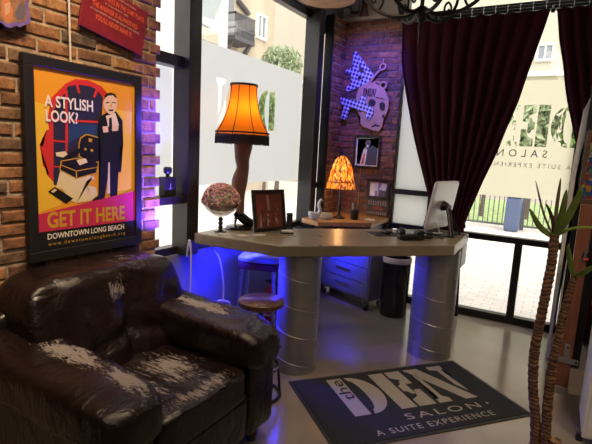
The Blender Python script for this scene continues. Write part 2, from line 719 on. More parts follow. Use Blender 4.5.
# ================================================================ SETTING
FLOOR = mat_concrete('polished_concrete_floor', (0.17, 0.14, 0.112), (0.26, 0.222, 0.182), 0.15, 1.6, coat=0.3)
bm = NB(); bx(bm, (-2.46, -3.0, -0.15), (4.2, 5.02, 0)); struct('floor', bm, FLOOR, smooth=False)
PAVE = mat_pavers('pale_pavers', (0.70, 0.665, 0.61), (0.60, 0.56, 0.51), (0.45, 0.42, 0.39), 2.4)
bm = NB()
bx(bm, (-60, -30, -0.3), (-2.50, 60, -0.04)); bx(bm, (-2.50, 5.06, -0.3), (60, 60, -0.04))
struct('floor_pavement', bm, PAVE, smooth=False)
PLASTER = mat('warm_plaster', (0.62, 0.55, 0.48), 0.85, 0, 0.08, 3)
bm = NB(); bx(bm, (-2.55, -3.0, CEIL), (4.2, 5.1, CEIL + 0.15)); struct('ceiling', bm, mat('ceiling_paint', (0.35, 0.32, 0.30), 0.9), smooth=False)
bm = NB(); bx(bm, (4.1, -3.0, 0), (4.2, 5.1, CEIL)); struct('wall_right', bm, PLASTER, smooth=False)
bm = NB(); bx(bm, (-2.5, -3.1, 0), (4.2, -3.0, CEIL)); struct('wall_rear', bm, PLASTER, smooth=False)


def bricks(bm, o, u, v, w, L, H, skip_low=0.0, tooth_hi=False, tooth_lo=False, mi=0):
    """running bond; every brick a chamfered block standing proud of the mortar"""
    o, u, v, w = Vector(o), Vector(u), Vector(v), Vector(w)
    course, bl, j = 0.070, 0.200, 0.014
    k = 0
    z = skip_low
    while z < H - 0.03:
        a = -(bl + j) * (0.5 if k % 2 else 0.0) - random.uniform(0, 0.02)
        h = min(course - j, H - z)
        while a < L:
            ln = bl * random.uniform(0.9, 1.1)
            a0, a1 = max(a, 0.0), min(a + ln, L)
            if tooth_hi and a1 > L - 0.06:
                a1 = L + (0.012 if k % 2 else -0.028)
            if tooth_lo and a0 < 0.02:
                a0 = -0.01 if k % 2 else 0.025
            if a1 - a0 > 0.035:
                d = random.uniform(0.006, 0.013)
                dz = random.uniform(-0.003, 0.003)
                c = 0.007
                b0, b1 = z + dz, z + dz + h
                back = [(a0, b0), (a1, b0), (a1, b1), (a0, b1)]
                mid = back
                front = [(a0 + c + random.uniform(0, .005), b0 + c), (a1 - c - random.uniform(0, .005), b0 + c), (a1 - c, b1 - c), (a0 + c, b1 - c)]
                R0 = [bm.verts.new(o + u * p + v * q) for p, q in back]
                R1 = [bm.verts.new(o + u * p + v * q + w * (d - 0.005)) for p, q in mid]
                R2 = [bm.verts.new(o + u * p + v * q + w * d) for p, q in front]
                for A, B in ((R0, R1), (R1, R2)):
                    for i in range(4):
                        m2 = (i + 1) % 4
                        bm.faces.new((A[i], A[m2], B[m2], B[i])).material_index = mi
                bm.faces.new(R2).material_index = mi
            a += ln + j
        z += course
        k += 1


# left wall: brick, then window bay with a low dado and header, then a brick return to the corner
bm = NB()
bx(bm, (-2.46, -3.0, 0), (-2.312, 2.17, CEIL), 1)
bricks(bm, (-2.312, -1.0, 0), (0, 1, 0), ZX, (1, 0, 0), 3.19, CEIL, 0.42, tooth_hi=True)
bx(bm, (-2.37, 4.63, 0), (-2.282, 5.06, 3.06), 1)
bricks(bm, (-2.282, 4.63, 0), (0, 1, 0), ZX, (1, 0, 0), 0.33, 3.06, 0.0, tooth_lo=True, mi=3)
bx(bm, (-2.48, 2.17, 0), (-2.40, 5.06, 0.80), 2)
bx(bm, (-2.48, 2.17, 3.05), (-2.36, 5.06, CEIL), 2)
struct('wall_left', bm, [BRICK, MORTAR, mat('grey_painted_dado', (0.16, 0.16, 0.17), 0.6), BRICK2], smooth=False)

# back wall: brick pier, plaster above, dark wall to the right of the window
bm = NB()
bx(bm, (-2.46, 4.962, 0), (-1.60, 5.06, 3.06), 1)
bricks(bm, (-2.282, 4.962, 0), (1, 0, 0), ZX, (0, -1, 0), 0.70, 3.06, 0.0, tooth_hi=True)
bx(bm, (-2.46, 5.012, 3.06), (-1.60, 5.06, CEIL), 2)
bx(bm, (-1.60, 4.98, 3.62), (0.20, 5.06, CEIL), 2)
bx(bm, (0.20, 4.98, 0), (4.2, 5.06, CEIL), 3)
struct('wall_back', bm, [BRICK2, MORTAR2, PLASTER, mat('dark_wall', (0.05, 0.035, 0.03), 0.7)], smooth=False)


def film_mesh(rect, holes, o, u, v):
    """a sheet with letters cut out of it, in the plane o + a*u + b*v"""
    from mathutils.geometry import delaunay_2d_cdt
    pts, edges = [], []
    for P in [[(rect[0], rect[1]), (rect[2], rect[1]), (rect[2], rect[3]), (rect[0], rect[3])]] + holes:
        n0 = len(pts)
        pts += [Vector(p) for p in P]
        edges += [(n0 + i, n0 + (i + 1) % len(P)) for i in range(len(P))]
    V, _, F = delaunay_2d_cdt(pts, edges, [], 0, 1e-6)[:3]

    def inside(c, P):
        r = False
        for (x0, y0), (x1, y1) in zip(P, P[1:] + P[:1]):
            if (y0 > c.y) != (y1 > c.y) and c.x < (x1 - x0) * (c.y - y0) / (y1 - y0) + x0:
                r = not r
        return r
    bm = NB()
    o, u, v = Vector(o), Vector(u), Vector(v)
    vs = [bm.verts.new(o + u * p.x + v * p.y) for p in V]
    for f in F:
        c = sum((V[i] for i in f), Vector((0, 0))) / len(f)
        if rect[0] < c.x < rect[2] and rect[1] < c.y < rect[3] and not any(inside(c, P) for P in holes):
            bm.faces.new([vs[i] for i in f])
    return bm


# ---- window_1: the bay on the left wall
WFRAME = BRONZE
bm = NB()
bx(bm, (-2.50, 2.12, 0.80), (-2.42, 5.06, 0.86))                       # sill rail
bx(bm, (-2.50, 2.12, 2.97), (-2.42, 5.06, 3.05))                       # head rail
w1 = struct('window_1', bm, WFRAME, smooth=False, bevel=0.004)
bm = NB(); bx(bm, (-2.47, 2.48, 0.80), (-2.315, 2.60, 3.06)); obj('mullion_post', bm, WFRAME, w1, bevel=0.006)
bm = NB(); bx(bm, (-2.47, 4.345, 0.80), (-2.30, 4.46, 3.06)); obj('mullion_post', bm, BLACK, w1, bevel=0.006)
bm = NB(); bx(bm, (-2.372, 4.605, 0.80), (-2.272, 4.63, 3.06)); obj('side_jamb', bm, BLACK, w1, bevel=0.003)
bm = NB(); bx(bm, (-2.47, 2.13, 2.14), (-2.37, 2.48, 2.215)); obj('transom_bar', bm, WFRAME, w1, bevel=0.004)
bm = NB(); bx(bm, (-2.47, 2.13, 1.19), (-2.34, 2.48, 1.245)); obj('ledge_bar', bm, WFRAME, w1, bevel=0.004)
bm = NB(); bx(bm, (-2.47, 4.46, 1.21), (-2.375, 4.66, 1.275)); obj('transom_bar', bm, BLACK, w1, bevel=0.004)
bm = NB(); bx(bm, (-2.47, 4.46, 2.88), (-2.375, 4.66, 2.95)); obj('transom_bar', bm, BLACK, w1, bevel=0.004)
bm = NB(); bx(bm, (-2.49, 2.13, 0.86), (-2.485, 5.06, 2.97)); obj('glass_pane', bm, GLASS, w1, smooth=False)
FROST = mat_thin('frosted_film', (0.52, 0.535, 0.54), 0.78)
holes = den_outlines(3.84, 1.79, 0.37, 0.84, mirror=True)
bm = film_mesh((2.60, 1.30, 4.35, 2.405), holes, (-2.478, 0, 0), (0, 1, 0), ZX)
obj('frosted_film', bm, FROST, w1, smooth=False, label='white frosted film with cut out letters reading DEN backwards')
bm = film_mesh((2.13, 1.245, 2.48, 2.14), [], (-2.478, 0, 0), (0, 1, 0), ZX)
obj('frosted_film', bm, FROST, w1, smooth=False)
bm = film_mesh((4.46, 1.30, 5.0, 2.405), [], (-2.478, 0, 0), (0, 1, 0), ZX)
obj('frosted_film', bm, FROST, w1, smooth=False)

# ---- window_2: the tall shopfront behind the curtains
bm = NB()
bx(bm, (-1.60, 4.93, 0.0), (0.20, 5.02, 0.075))
bx(bm, (-1.60, 4.93, 3.0), (0.20, 5.02, 3.08))
w2 = struct('window_2', bm, BLACK, smooth=False, bevel=0.004)
bm = NB(); bx(bm, (-1.577, 4.93, 0.815), (0.13, 5.02, 0.875)); obj('transom_bar', bm, BLACK, w2, bevel=0.004)
bm = NB(); bx(bm, (-1.577, 4.93, 1.20), (-1.16, 5.02, 1.255)); obj('transom_bar', bm, BLACK, w2, bevel=0.004)
bm = NB(); bx(bm, (-0.315, 4.93, 0.07), (-0.245, 5.02, 0.82)); obj('mullion_post', bm, BLACK, w2, bevel=0.004)
bm = NB(); bx(bm, (-1.60, 4.93, 0.07), (-1.577, 5.02, 3.6)); obj('side_jamb', bm, BLACK, w2, bevel=0.004)
bm = NB(); bx(bm, (-1.20, 4.93, 0.07), (-1.15, 5.02, 3.0)); obj('mullion_post', bm, BLACK, w2, bevel=0.004)
bm = NB(); bx(bm, (0.075, 4.93, 0.07), (0.125, 5.02, 3.6)); obj('side_jamb', bm, BLACK, w2, bevel=0.004)
bm = NB(); bx(bm, (-1.6, 4.93, 3.6), (0.20, 5.02, 3.64)); obj('head_rail', bm, BLACK, w2, bevel=0.004)
bm = NB(); bx(bm, (0.13, 4.94, 0.0), (0.165, 5.02, 3.4)); obj('daylight_strip', bm, WHITE, w2, bevel=0.003, label='white strip in place of daylight at window end')  # solid white strip added to stand for daylight past the window end
bm = NB(); bx(bm, (-1.577, 4.985, 0.07), (0.10, 4.99, 3.6)); obj('glass_pane', bm, GLASS, w2, smooth=False)
CREAM = mat_thin('cream_film', (0.76, 0.73, 0.58), 0.85)
holes = den_outlines(0.135, 1.765, 0.39, 0.76, mirror=True)
bm = film_mesh((-1.14, 1.27, 0.075, 2.38), holes, (0, 4.978, 0), (1, 0, 0), ZX)
fl = obj('cream_film', bm, CREAM, w2, smooth=False, label='cream window film with cut out letters DEN backwards')
bm = film_mesh((-1.575, 0.875, -1.20, 2.38), [], (0, 4.978, 0), (1, 0, 0), ZX)
obj('frosted_film', bm, FROST, w2, smooth=False)
bm = NB()
text(bm, 'SALON', 0.10, (-0.36, 4.974, 1.665), (-1, 0, 0), ZX, 0.0008, space=1.75, sx=0.95)
text(bm, 'A SUITE EXPERIENCE', 0.062, (-0.31, 4.974, 1.565), (-1, 0, 0), ZX, 0.0008, 1, space=1.5, sx=0.9)
obj('film_lettering', bm, [mat('olive_grey_letters', (0.13, 0.13, 0.10), 0.7), mat('tan_letters', (0.55, 0.44, 0.30), 0.7)], fl, smooth=False, recalc=False)

# ================================================================ OUTSIDE
TAN = mat('tan_stucco', (0.50, 0.42, 0.32), 0.9, 0, 0.06, 2)
PALE = mat('white_stucco', (0.66, 0.65, 0.64), 0.9)
GREYW = mat('grey_cladding', (0.36, 0.40, 0.42), 0.8)
PANE = mat('dim_window_pane', (0.25, 0.27, 0.30), 0.15)
RAIL = mat('balcony_iron', (0.10, 0.095, 0.11), 0.6)


def facade_window(parent, P, x, axis):
    """white framed window standing on a wall; P = (a0, z0, a1, z1)"""
    a0, z0, a1, z1 = P
    t = 0.09 * (a1 - a0) + 0.03
    def b(bm, lo, hi, d0, d1):
        if axis == 'x':
            bx(bm, (x + d0, lo[0], lo[1]), (x + d1, hi[0], hi[1]))
        else:
            bx(bm, (lo[0], x - d1, lo[1]), (hi[0], x - d0, hi[1]))
    bm = NB()
    b(bm, (a0, z0), (a0 + t, z1), 0, .1); b(bm, (a1 - t, z0), (a1, z1), 0, .1)
    b(bm, (a0 + t, z0), (a1 - t, z0 + t), 0, .1); b(bm, (a0 + t, z1 - t), (a1 - t, z1), 0, .1)
    m = (a0 + a1) / 2
    b(bm, (m - t / 3, z0 + t), (m + t / 3, z1 - t), 0, .08)
    f = obj('window', bm, WHITE, parent, smooth=False)
    bm = NB(); b(bm, (a0 + t, z0 + t), (a1 - t, z1 - t), 0.01, .03)
    obj('pane', bm, PANE, f, smooth=False)


def at_x(x, pts):
    return [(x, y, z) for y, z in pts]


# tan building with a balcony, west of the bay window
t = thing('apartment_building', 'tan stucco apartment building with a dark iron balcony, seen through the left window', 'building', (-11.5, 13, -0.04))
def part(name, fn, m, par, **kw):
    bm = NB(); fn(bm)
    o = obj(name, bm, m, par, **kw)
    return o
def loc(par, o):
    o.location = [-c for c in par.location]
    return o
A = [(13.643, 6.133), (16.764, 6.942)]
y0, y1 = A[0][0], A[1][0]
loc(t, part('wall', lambda b: bx(b, (-15, y0, -0.04), (-11, y1, 12)), TAN, t, smooth=False))
Bq = [(13.102, 6.197), (14.276, 6.105), (14.376, 5.502), (13.139, 5.425)]
by0, by1 = Bq[0][0], Bq[1][0]
bz0, bz1 = Bq[3][1], Bq[0][1]
def balcony(b):
    bx(b, (-11.0, by0, bz0 - 0.12), (-10.2, by1, bz0 + 0.02))
    for zz in (bz1, bz0 + 0.30):
        bx(b, (-10.25, by0, zz - 0.04), (-10.2, by1, zz + 0.02))
        bx(b, (-11.0, by0, zz - 0.04), (-10.2, by0 + .05, zz + 0.02)); bx(b, (-11.0, by1 - .05, zz - 0.04), (-10.2, by1, zz + 0.02))
    n = 15
    for i in range(n + 1):
        yy = by0 + (by1 - by0 - .05) * i / n
        bx(b, (-10.24, yy, bz0), (-10.21, yy + 0.035, bz1))
    for yy in (by0 + .1, by1 - .15):
        tube(b, [(-11.0, yy, bz0 - 0.9), (-10.3, yy, bz0 - 0.1)], 0.05, 6)
bal = loc(t, part('balcony', balcony, RAIL, t, smooth=False))
loc(t, part('balcony_door', lambda b: bx(b, (-11, by0 + .25, bz0), (-10.95, by1 - .3, bz0 + 2.1)), PANE, t, smooth=False))
q = [(15.4, 6.883), (16.084, 7.07), (15.462, 5.934)]
facade_window(t, (q[0][0], q[2][1], q[1][0], q[0][1]), -11, 'x')
for o in t.children:
    if o.name.startswith('window'):
        o.location = [-c for c in t.location]
loc(t, part('strut', lambda b: tube(b, [(-10.9,) + tuple(p) for p in [(14.116, 6.935), (14.813, 6.642)]], 0.09, 6), RAIL, t))
loc(t, part('strut', lambda b: tube(b, [(-10.9,) + tuple(p) for p in [(15.128, 5.777), (14.645, 5.162)]], 0.09, 6), RAIL, t))

# white building beyond, with a railing
t = thing('apartment_building', 'white building with a flat eave and railing, beyond the tan one', 'building', (-22, 28, -0.04))
q = [(31.872, 11.614), (36.267, 12.738), (36.372, 11.772), (33.08, 9.753), (32.98, 10.897)]
ya, yb, ze = q[0][0], q[1][0] + 6, q[0][1]
loc(t, part('wall', lambda b: bx(b, (-26, ya - 3, -0.04), (-21, yb, ze)), PALE, t, smooth=False))
loc(t, part('roof_eave', lambda b: bx(b, (-26.5, ya - 4, ze), (-20.2, yb, ze + 0.45)), mat('eave', (0.55, 0.52, 0.47), 0.9), t, smooth=False))
def rails(b):
    z0, z1 = q[3][1], q[4][1]
    bx(b, (-20.5, ya, z1), (-20.4, yb, z1 + .12)); bx(b, (-21, ya, z0 - .3), (-20.3, yb, z0))
    for i in range(30):
        yy = ya + i * 0.45
        bx(b, (-20.5, yy, z0), (-20.42, yy + .07, z1))
loc(t, part('railing', rails, RAIL, t, smooth=False))
q = [(33.528, 11.727), (34.792, 12.042), (33.738, 11.153)]
facade_window(t, (q[0][0], q[2][1], q[1][0], q[0][1]), -21, 'x')
for o in t.children:
    if o.name.startswith('window'):
        o.location = [-c for c in t.location]

t = thing('apartment_building', 'white rendered block with a grey upper gable, left of the balcony', 'building', (-10.5, 8, -0.04))
q = [(10.524, 5.234), (12.454, 5.734), (11.393, 5.342), (12.23, 6.163), (11.406, 4.934)]
loc(t, part('wall', lambda b: bx(b, (-14, q[0][0] - 6, -0.04), (-10, q[1][0], 12)), PALE, t, smooth=False))
loc(t, part('gable', lambda b: prism(b, [(q[0][0], q[2][1]), (q[2][0] + .1, q[2][1] - .1), (q[3][0], q[3][1] + .5), (q[3][0] - .2, 8), (q[0][0], 8)], (-10, 0, 0), (0, 1, 0), ZX, 0.1), GREYW, t, smooth=False))
loc(t, part('panel', lambda b: bx(b, (-10, q[0][0], q[4][1] - .1), (-9.9, q[2][0] + .5, q[2][1] - .15)), TAN, t, smooth=False))


LEAFM = [mat('leaf_green', (0.17, 0.26, 0.07), 0.6, 0, 0.35, 3), mat('leaf_pale', (0.30, 0.36, 0.20), 0.6, 0, 0.3, 3)]
BARK = mat('bark', (0.12, 0.085, 0.06), 0.9, 0, 0.3, 20)


def leaves(bm, c, r, n, size, squash=1.0):
    for i in range(n):
        d = Vector((random.gauss(0, 1), random.gauss(0, 1), random.gauss(0, 1))).normalized() * (random.random() ** 0.45)
        p = Vector(c) + Vector((d.x * r[0], d.y * r[1], d.z * r[2]))
        R = Euler((random.uniform(0, 6), random.uniform(0, 6), random.uniform(0, 6))).to_matrix()
        s = size * random.uniform(0.6, 1.3)
        V = [bm.verts.new(p + R @ Vector(k)) for k in ((-s, 0, 0), (0, -s * .35, s * .1), (s, 0, 0), (0, s * .35, s * .1))]
        bm.faces.new(V)


def tree(name, label, base, crown, r, n, size, m, group=None, cat='tree'):
    t = thing(name, label, cat, base, 0, group)
    b = Vector(base)
    bm = NB()
    tube(bm, smooth_path([(0, 0, 0), (0.05, 0, (crown[2] - b.z) * .5), Vector(crown) - b], 5), [0.12 * r[0] * (1 - i / 14) for i in range(11)], 8)
    obj('trunk', bm, BARK, t)
    bm = NB(); leaves(bm, Vector(crown) - b, r, n, size)
    obj('foliage', bm, m, t, smooth=False, recalc=False)
    return t


q = [(14.278, 4.709)][0]
tree('street_tree', 'leafy green tree rising above the frosted film of the left window', (-9, q[0], -0.04), (-9, q[0], q[1] - .1), (0.8, 0.75, 0.65), 1500, 0.10, LEAFM[1])

q = [(10.419, 2.609)][0]
tree('street_shrub', 'dark green bush seen through the backward letter of the left window', (-7, q[0], -0.04), (-7, q[0], q[1]), (0.5, 0.42, 0.55), 800, 0.09, LEAFM[0], None, 'bush')

# behind the tall window
t = thing('apartment_building', 'beige building with a white window, seen between the curtains', 'building', (0, 24, -0.04))
loc(t, part('wall', lambda b: bx(b, (-20, 22, -0.04), (12, 26, 16)), mat('beige_stucco', (0.50, 0.45, 0.37), 0.9), t, smooth=False))
q = [(-1.508, 6.5), (-0.825, 6.532), (-0.772, 5.789), (-1.616, 5.189), (-1.672, 5.674)]
facade_window(t, (q[0][0], q[2][1], q[1][0], q[0][1]), 22, 'y')
loc(t, part('ledge', lambda b: bx(b, (-20, 21.8, q[3][1]), (12, 22, q[4][1] - .3)), PALE, t, smooth=False))
for o in t.children:
    if o.name.startswith('window'):
        o.location = [-c for c in t.location]
GRASS = mat('lawn_grass', (0.36, 0.48, 0.20), 0.9, 0, 0.3, 6)
bm = NB(); bx(bm, (-6, 13.2, -0.04), (14, 21, 0.03)); struct('floor_lawn', bm, GRASS, smooth=False)
t = thing('garden_fence', 'low black iron fence along the lawn outside the tall window', 'fence', (0, 12.6, -0.04))
def fence(b):
    for i in range(90):
        xx = -6 + i * 0.115
        bx(b, (xx, -0.012, 0.08), (xx + 0.022, 0.012, 1.0))
    bx(b, (-6, -0.02, 0.95), (4.4, 0.02, 1.0)); bx(b, (-6, -0.02, 0.08), (4.4, 0.02, 0.12))
part('rail_panel', fence, RAIL, t, smooth=False)
for xx in (-5, -2.9, -0.75, 1.4, 3.5):
    part('post', lambda b: bx(b, (xx, -.04, 0), (xx + .09, .04, 1.1)), RAIL, t, smooth=False)
q = [(-1.052, 0.284), (-0.744, 0.319), (-0.987, 0.711)]
t = thing('planter_box', 'blue grey bin standing at the fence outside the tall window', 'bin', (q[0][0] + .15, 12.2, -0.04))
part('bin_body', lambda b: rbox(b, (0, 0, 0.42), (0.34, 0.3, 0.84), 8, 6), mat('blue_grey', (0.08, 0.11, 0.20), 0.6), t)
part('bin_lid', lambda b: rbox(b, (0, 0, 0.86), (0.37, 0.34, 0.08), 6, 6), mat('blue_grey_lid', (0.06, 0.08, 0.15), 0.6), t)
for i, (xx, yy, rr, lb) in enumerate([(-1.9, 14.2, 0.55, 'left of the three leafy shrubs seen through the backward letters'), (-0.75, 14.6, 0.55, 'middle of the three leafy shrubs seen through the backward letters'), (0.4, 14.2, 0.55, 'right of the three leafy shrubs seen through the backward letters')]):
    tree('leafy_shrub', lb, (xx, yy, -0.04), (xx, yy, 2.6), (rr, 0.6, 1.15), 900, 0.16, LEAFM[i % 2], 'shrubs outside the tall window', 'shrub')

# ================================================================ RECEPTION COUNTER
CONC = mat_concrete('counter_concrete', (0.175, 0.145, 0.10), (0.265, 0.222, 0.160), 0.30, 3.0)
CEDGE = CONC
DUCT = mat_concrete('galvanized_duct', (0.30, 0.30, 0.30), (0.42, 0.415, 0.405), 0.42, 5)
DUCT.node_tree.nodes['Principled BSDF'].inputs['Metallic'].default_value = 0.75
ZT, ZB = 0.97, 0.89
counter = thing('reception_counter', 'angular concrete reception counter carried on two round metal duct columns', 'counter', (-1.3, 3.1, 0))
def off(pts, par):
    return [(a - par.location.x, b - par.location.y) for a, b in pts]
TOP = [(-2.296, 2.531), (-1.585, 2.585), (-0.624, 3.526), (-0.64, 4.215), (-0.90, 4.24), (-1.13, 4.02), (-1.86, 3.29), (-2.296, 3.25)]
bm = NB(); prism(bm, off(TOP, counter), (0, 0, ZB), (1, 0, 0), (0, 1, 0), ZT - ZB)
obj('countertop', bm, CONC, counter, smooth=True, bevel=0.008)
def duct(c, r):
    bm = NB()
    cx, cy = c[0] + 1.3, c[1] - 3.1
    cyl(bm, (cx, cy, 0), (cx, cy, ZB), r, None, 56)
    turns, n = 4.2, 56
    tube(bm, [(cx + r * math.cos(-2 * PI * i / n + 1.0), cy + r * math.sin(-2 * PI * i / n + 1.0), 0.01 + (ZB - 0.02) * i / (turns * n)) for i in range(int(turns * n) + 1)], 0.0032, 6)
    obj('duct_column', bm, DUCT, counter)
duct((-1.57, 2.868), 0.156); duct((-0.787, 3.745), 0.174)
bm = NB(); box(bm, (-0.66 + 1.3, 4.05 - 3.1, 0.80), (0.05, 0.22, 0.18)); obj('bracket', bm, DUCT, counter, bevel=0.006)
LEDM = mat('blue_led', (0.05, 0.05, 0.4), 0.5, emit=(0.03, 0.04, 1.0), estr=4.0)
bm = NB(); box(bm, (-1.98 + 1.3, 3.18 - 3.1, 0.884), (0.5, 0.02, 0.012)); obj('led_strip', bm, LEDM, counter, smooth=False)
bm = NB(); box(bm, (-2.10 + 1.3, 2.80 - 3.1, 0.884), (0.3, 0.02, 0.012)); obj('led_strip', bm, LEDM, counter, smooth=False)

# ---- wooden back shelf
SHELFW = mat_wood('honey_wood', (0.36, 0.17, 0.055), (0.52, 0.27, 0.10), (3, 20, 20), 0.35, 0.2)
t = thing('wooden_shelf', 'honey coloured wooden counter shelf along the corner brick wall', 'shelf', (-1.9, 4.5, 0))
bm = NB(); prism(bm, [(-0.36, -0.40), (-0.12, -0.50), (0.30, -0.12), (0.30, 0.44), (-0.36, 0.44)], (0, 0, 0.885), (1, 0, 0), (0, 1, 0), 0.045)
obj('board', bm, SHELFW, t, bevel=0.005)
bm = NB(); bx(bm, (-0.34, 0.36, 0.62), (-0.30, 0.43, 0.885)); bx(bm, (-0.34, -0.3, 0.82), (-0.30, 0.43, 0.885)); obj('wall_bracket', bm, BLACK, t, bevel=0.003)
bm = NB(); bx(bm, (0.22, 0.36, 0.62), (0.26, 0.43, 0.885)); bx(bm, (0.22, -0.05, 0.82), (0.26, 0.43, 0.885)); obj('wall_bracket', bm, BLACK, t, bevel=0.003)

# ================================================================ ARMCHAIR
LP = dict(rough=0.30)
ac = thing('armchair', 'worn dark brown leather armchair with flaking arms, against the brick wall', 'armchair', (-1.745, 1.505, 0), 0.0)
LB = mat_leather('leather_plain', None, rough=0.28)
LA1 = mat_leather('leather_near_arm', [((0.05, -0.37, 0.70), (0.45, 0.11, 0.14)), ((0.36, -0.36, 0.66), (0.26, 0.11, 0.16))], (11, 40, 40), 0.50)
LA2 = mat_leather('leather_far_arm', [((0.06, 0.43, 0.72), (0.40, 0.12, 0.12)), ((0.47, 0.43, 0.60), (0.07, 0.20, 0.12)), ((-0.16, 0.42, 0.72), (0.25, 0.10, 0.12))], (13, 34, 34), 0.50)
LS = mat_leather('leather_seat', [((0.44, 0.0, 0.52), (0.10, 0.42, 0.07)), ((0.16, 0.08, 0.52), (0.40, 0.28, 0.06)), ((0.2, -0.15, 0.52), (0.3, 0.15, 0.06))], (9, 55, 30), 0.40)
LK = mat_leather('leather_back', [((-0.17, 0.02, 0.86), (0.16, 0.13, 0.15)), ((-0.28, 0.18, 0.95), (0.2, 0.25, 0.07))], (40, 40, 14), 0.34)


def wob(a, s=6.0, k=0.006):
    return k * noise.noise(Vector(a) * s)


bm = NB()
rbox(bm, (-0.02, 0, 0.23), (0.96, 1.04, 0.30), 10, 14)
obj('base', bm, LB, ac)
for sgn in (-1, 1):
    bm = NB()
    rbox(bm, (0.0, 0.435 * sgn, 0.33), (1.0, 0.235, 0.49), 12, 18)
    tube(bm, [(-0.20, 0.5535 * sgn, 0.10), (-0.20, 0.5535 * sgn, 0.52)], 0.004, 6)
    ap = obj('arm_panel', bm, LB, ac)

    def armfn(u, w, sgn=sgn):
        x = u.x
        w = w.copy()
        w.z += 0.060 * max(0, -x) ** 1.2 - 0.035 * max(0, x) ** 2.0
        pl = max(0, abs(u.y) - 0.45) * 1.8
        w.z += 0.004 * math.sin(x * 40 + noise.noise(Vector((x * 5, sgn, 0))) * 3) * pl
        w.y += math.copysign(0.005 * math.sin(x * 33) * pl, u.y)
        w.z += wob((w.x, w.y + sgn, w.z), 7, 0.012) + wob((w.x * 2.5, w.y * .6 + sgn, w.z), 9, 0.005)
        return w
    bm = NB()
    rbox(bm, (0.015, 0.425 * sgn, 0.60), (1.06, 0.31, 0.22), 4.8, 36, fn=armfn)
    pad = obj('arm_pad', bm, LA1 if sgn < 0 else LA2, ac, label='flaked near arm pad' if sgn < 0 else 'flaked far arm pad')
    bm = NB()
    pts = []
    for i in range(40):
        x = -0.46 + 0.97 * i / 39
        pts.append((x, (0.425 + 0.150) * sgn, 0.555 + 0.06 * max(0, -x * 2) ** 1.2 - 0.03 * max(0, x * 2) ** 2.2 + 0.003 * math.sin(i * 2.3)))
    tube(bm, pts, 0.006, 6)
    obj('piping', bm, LB, pad)


def seatfn(u, w):
    w = w.copy()
    if u.z > 0:
        w.z += -0.014 * (1 - u.x ** 2) + wob((w.x * 0.5, w.y * 2, 0), 8, 0.014) + wob((w.x * 0.6, w.y * 3, 1), 12, 0.006)
    return w


bm = NB(); rbox(bm, (0.06, 0, 0.425), (0.90, 0.63, 0.19), 8, 30, fn=seatfn); obj('seat_cushion', bm, LS, ac)
bm = NB(); rbox(bm, (0.44, 0, 0.24), (0.10, 0.64, 0.26), 9, 10); tube(bm, [(0.492, -0.31, 0.335), (0.494, 0, 0.337), (0.492, 0.31, 0.335)], 0.004, 6); obj('front_panel', bm, LB, ac)


def backfn(u, w):
    w = w.copy()
    yy = u.y
    if u.x > 0:
        w.x -= 0.045 * math.exp(-((yy - 0.08) / 0.09) ** 2) * (1 - max(0, u.z)) + 0.03 * math.exp(-((u.z + 0.20 + 0.35 * abs(yy - 0.08)) / 0.12) ** 2)
    w.z -= 0.015 * abs(yy) ** 3
    w.x += -0.16 * (u.z) * 0.5 + wob((w.x, w.y, w.z), 6, 0.018) + wob((w.x, w.y * .6, w.z * 2), 13, 0.006)
    return w


bm = NB(); rbox(bm, (-0.26, 0.035, 0.70), (0.32, 0.92, 0.55), 6.5, 40, fn=backfn); obj('back_cushion', bm, LK, ac)
bm = NB(); rbox(bm, (-0.42, 0, 0.46), (0.18, 1.02, 0.74), 7, 14); obj('back_frame', bm, LB, ac)
FOOT = mat('dark_wood_foot', (0.02, 0.012, 0.008), 0.4)
for fx in (-0.42, 0.42):
    for fy in (-0.45, 0.45):
        bm = NB(); cyl(bm, (fx, fy, 0.0), (fx, fy, 0.095), 0.028, 0.034, 12); obj('foot', bm, FOOT, ac)

# ================================================================ POSTER
XP = -2.262
def wpart(par, name, bm, m, **kw):
    o = obj(name, bm, m, par, **kw)
    o.location = [-c for c in par.location]
    return o


def text_fit(bm, s, p0, p1, cap, mi=0, th=0.0008, up=ZX, bold=0.0, space=1.0):
    """one line of lettering running from p0 to p1 with the given capital height"""
    p0, p1 = Vector(p0), Vector(p1)
    probe = bmesh.new(); text(probe, s, 1.0, (0, 0, 0), (1, 0, 0), (0, 1, 0), 0, 0, 'LEFT', 1.0, bold, space)
    wd = max(v.co.x for v in probe.verts); probe.free()
    size = cap / 0.70
    d = (p1 - p0)
    text(bm, s, size, p0, d.normalized(), up, th, mi, 'LEFT', d.length / (wd * size), bold, space)


po = thing('framed_poster', 'black framed barber poster reading A STYLISH LOOK? GET IT HERE on the brick wall', 'poster', (-2.29, 1.61, 1.0))
fo = [(1.287, 1.999), (1.996, 1.983), (1.984, 0.986), (1.279, 0.99)]
fi = [(1.332, 1.957), (1.95, 1.946), (1.952, 1.045), (1.332, 1.04)]
oy0, oy1, oz0, oz1 = 1.296, 2.008, 0.975, 2.000
iy0, iy1, iz0, iz1 = oy0 + .052, oy1 - .045, oz0 + .052, oz1 - .050
bm = NB()
for lo, hi in (((oy0, oz0), (oy1, iz0)), ((oy0, iz1), (oy1, oz1)), ((oy0, iz0), (iy0, iz1)), ((iy1, iz0), (oy1, iz1))):
    bx(bm, (-2.293, lo[0], lo[1]), (-2.258, hi[0], hi[1]))
wpart(po, 'frame', bm, mat('black_frame', (0.013, 0.012, 0.012), 0.45), bevel=0.003)
bm = NB()
LV = [0]
def flat(pts, mi):
    LV[0] += 1
    d = 0.00012 * LV[0]
    vs = [bm.verts.new((XP - 0.010 + d, a, b)) for a, b in pts]
    f = bm.faces.new(vs); f.material_index = mi
    bmesh.ops.triangulate(bm, faces=[f])
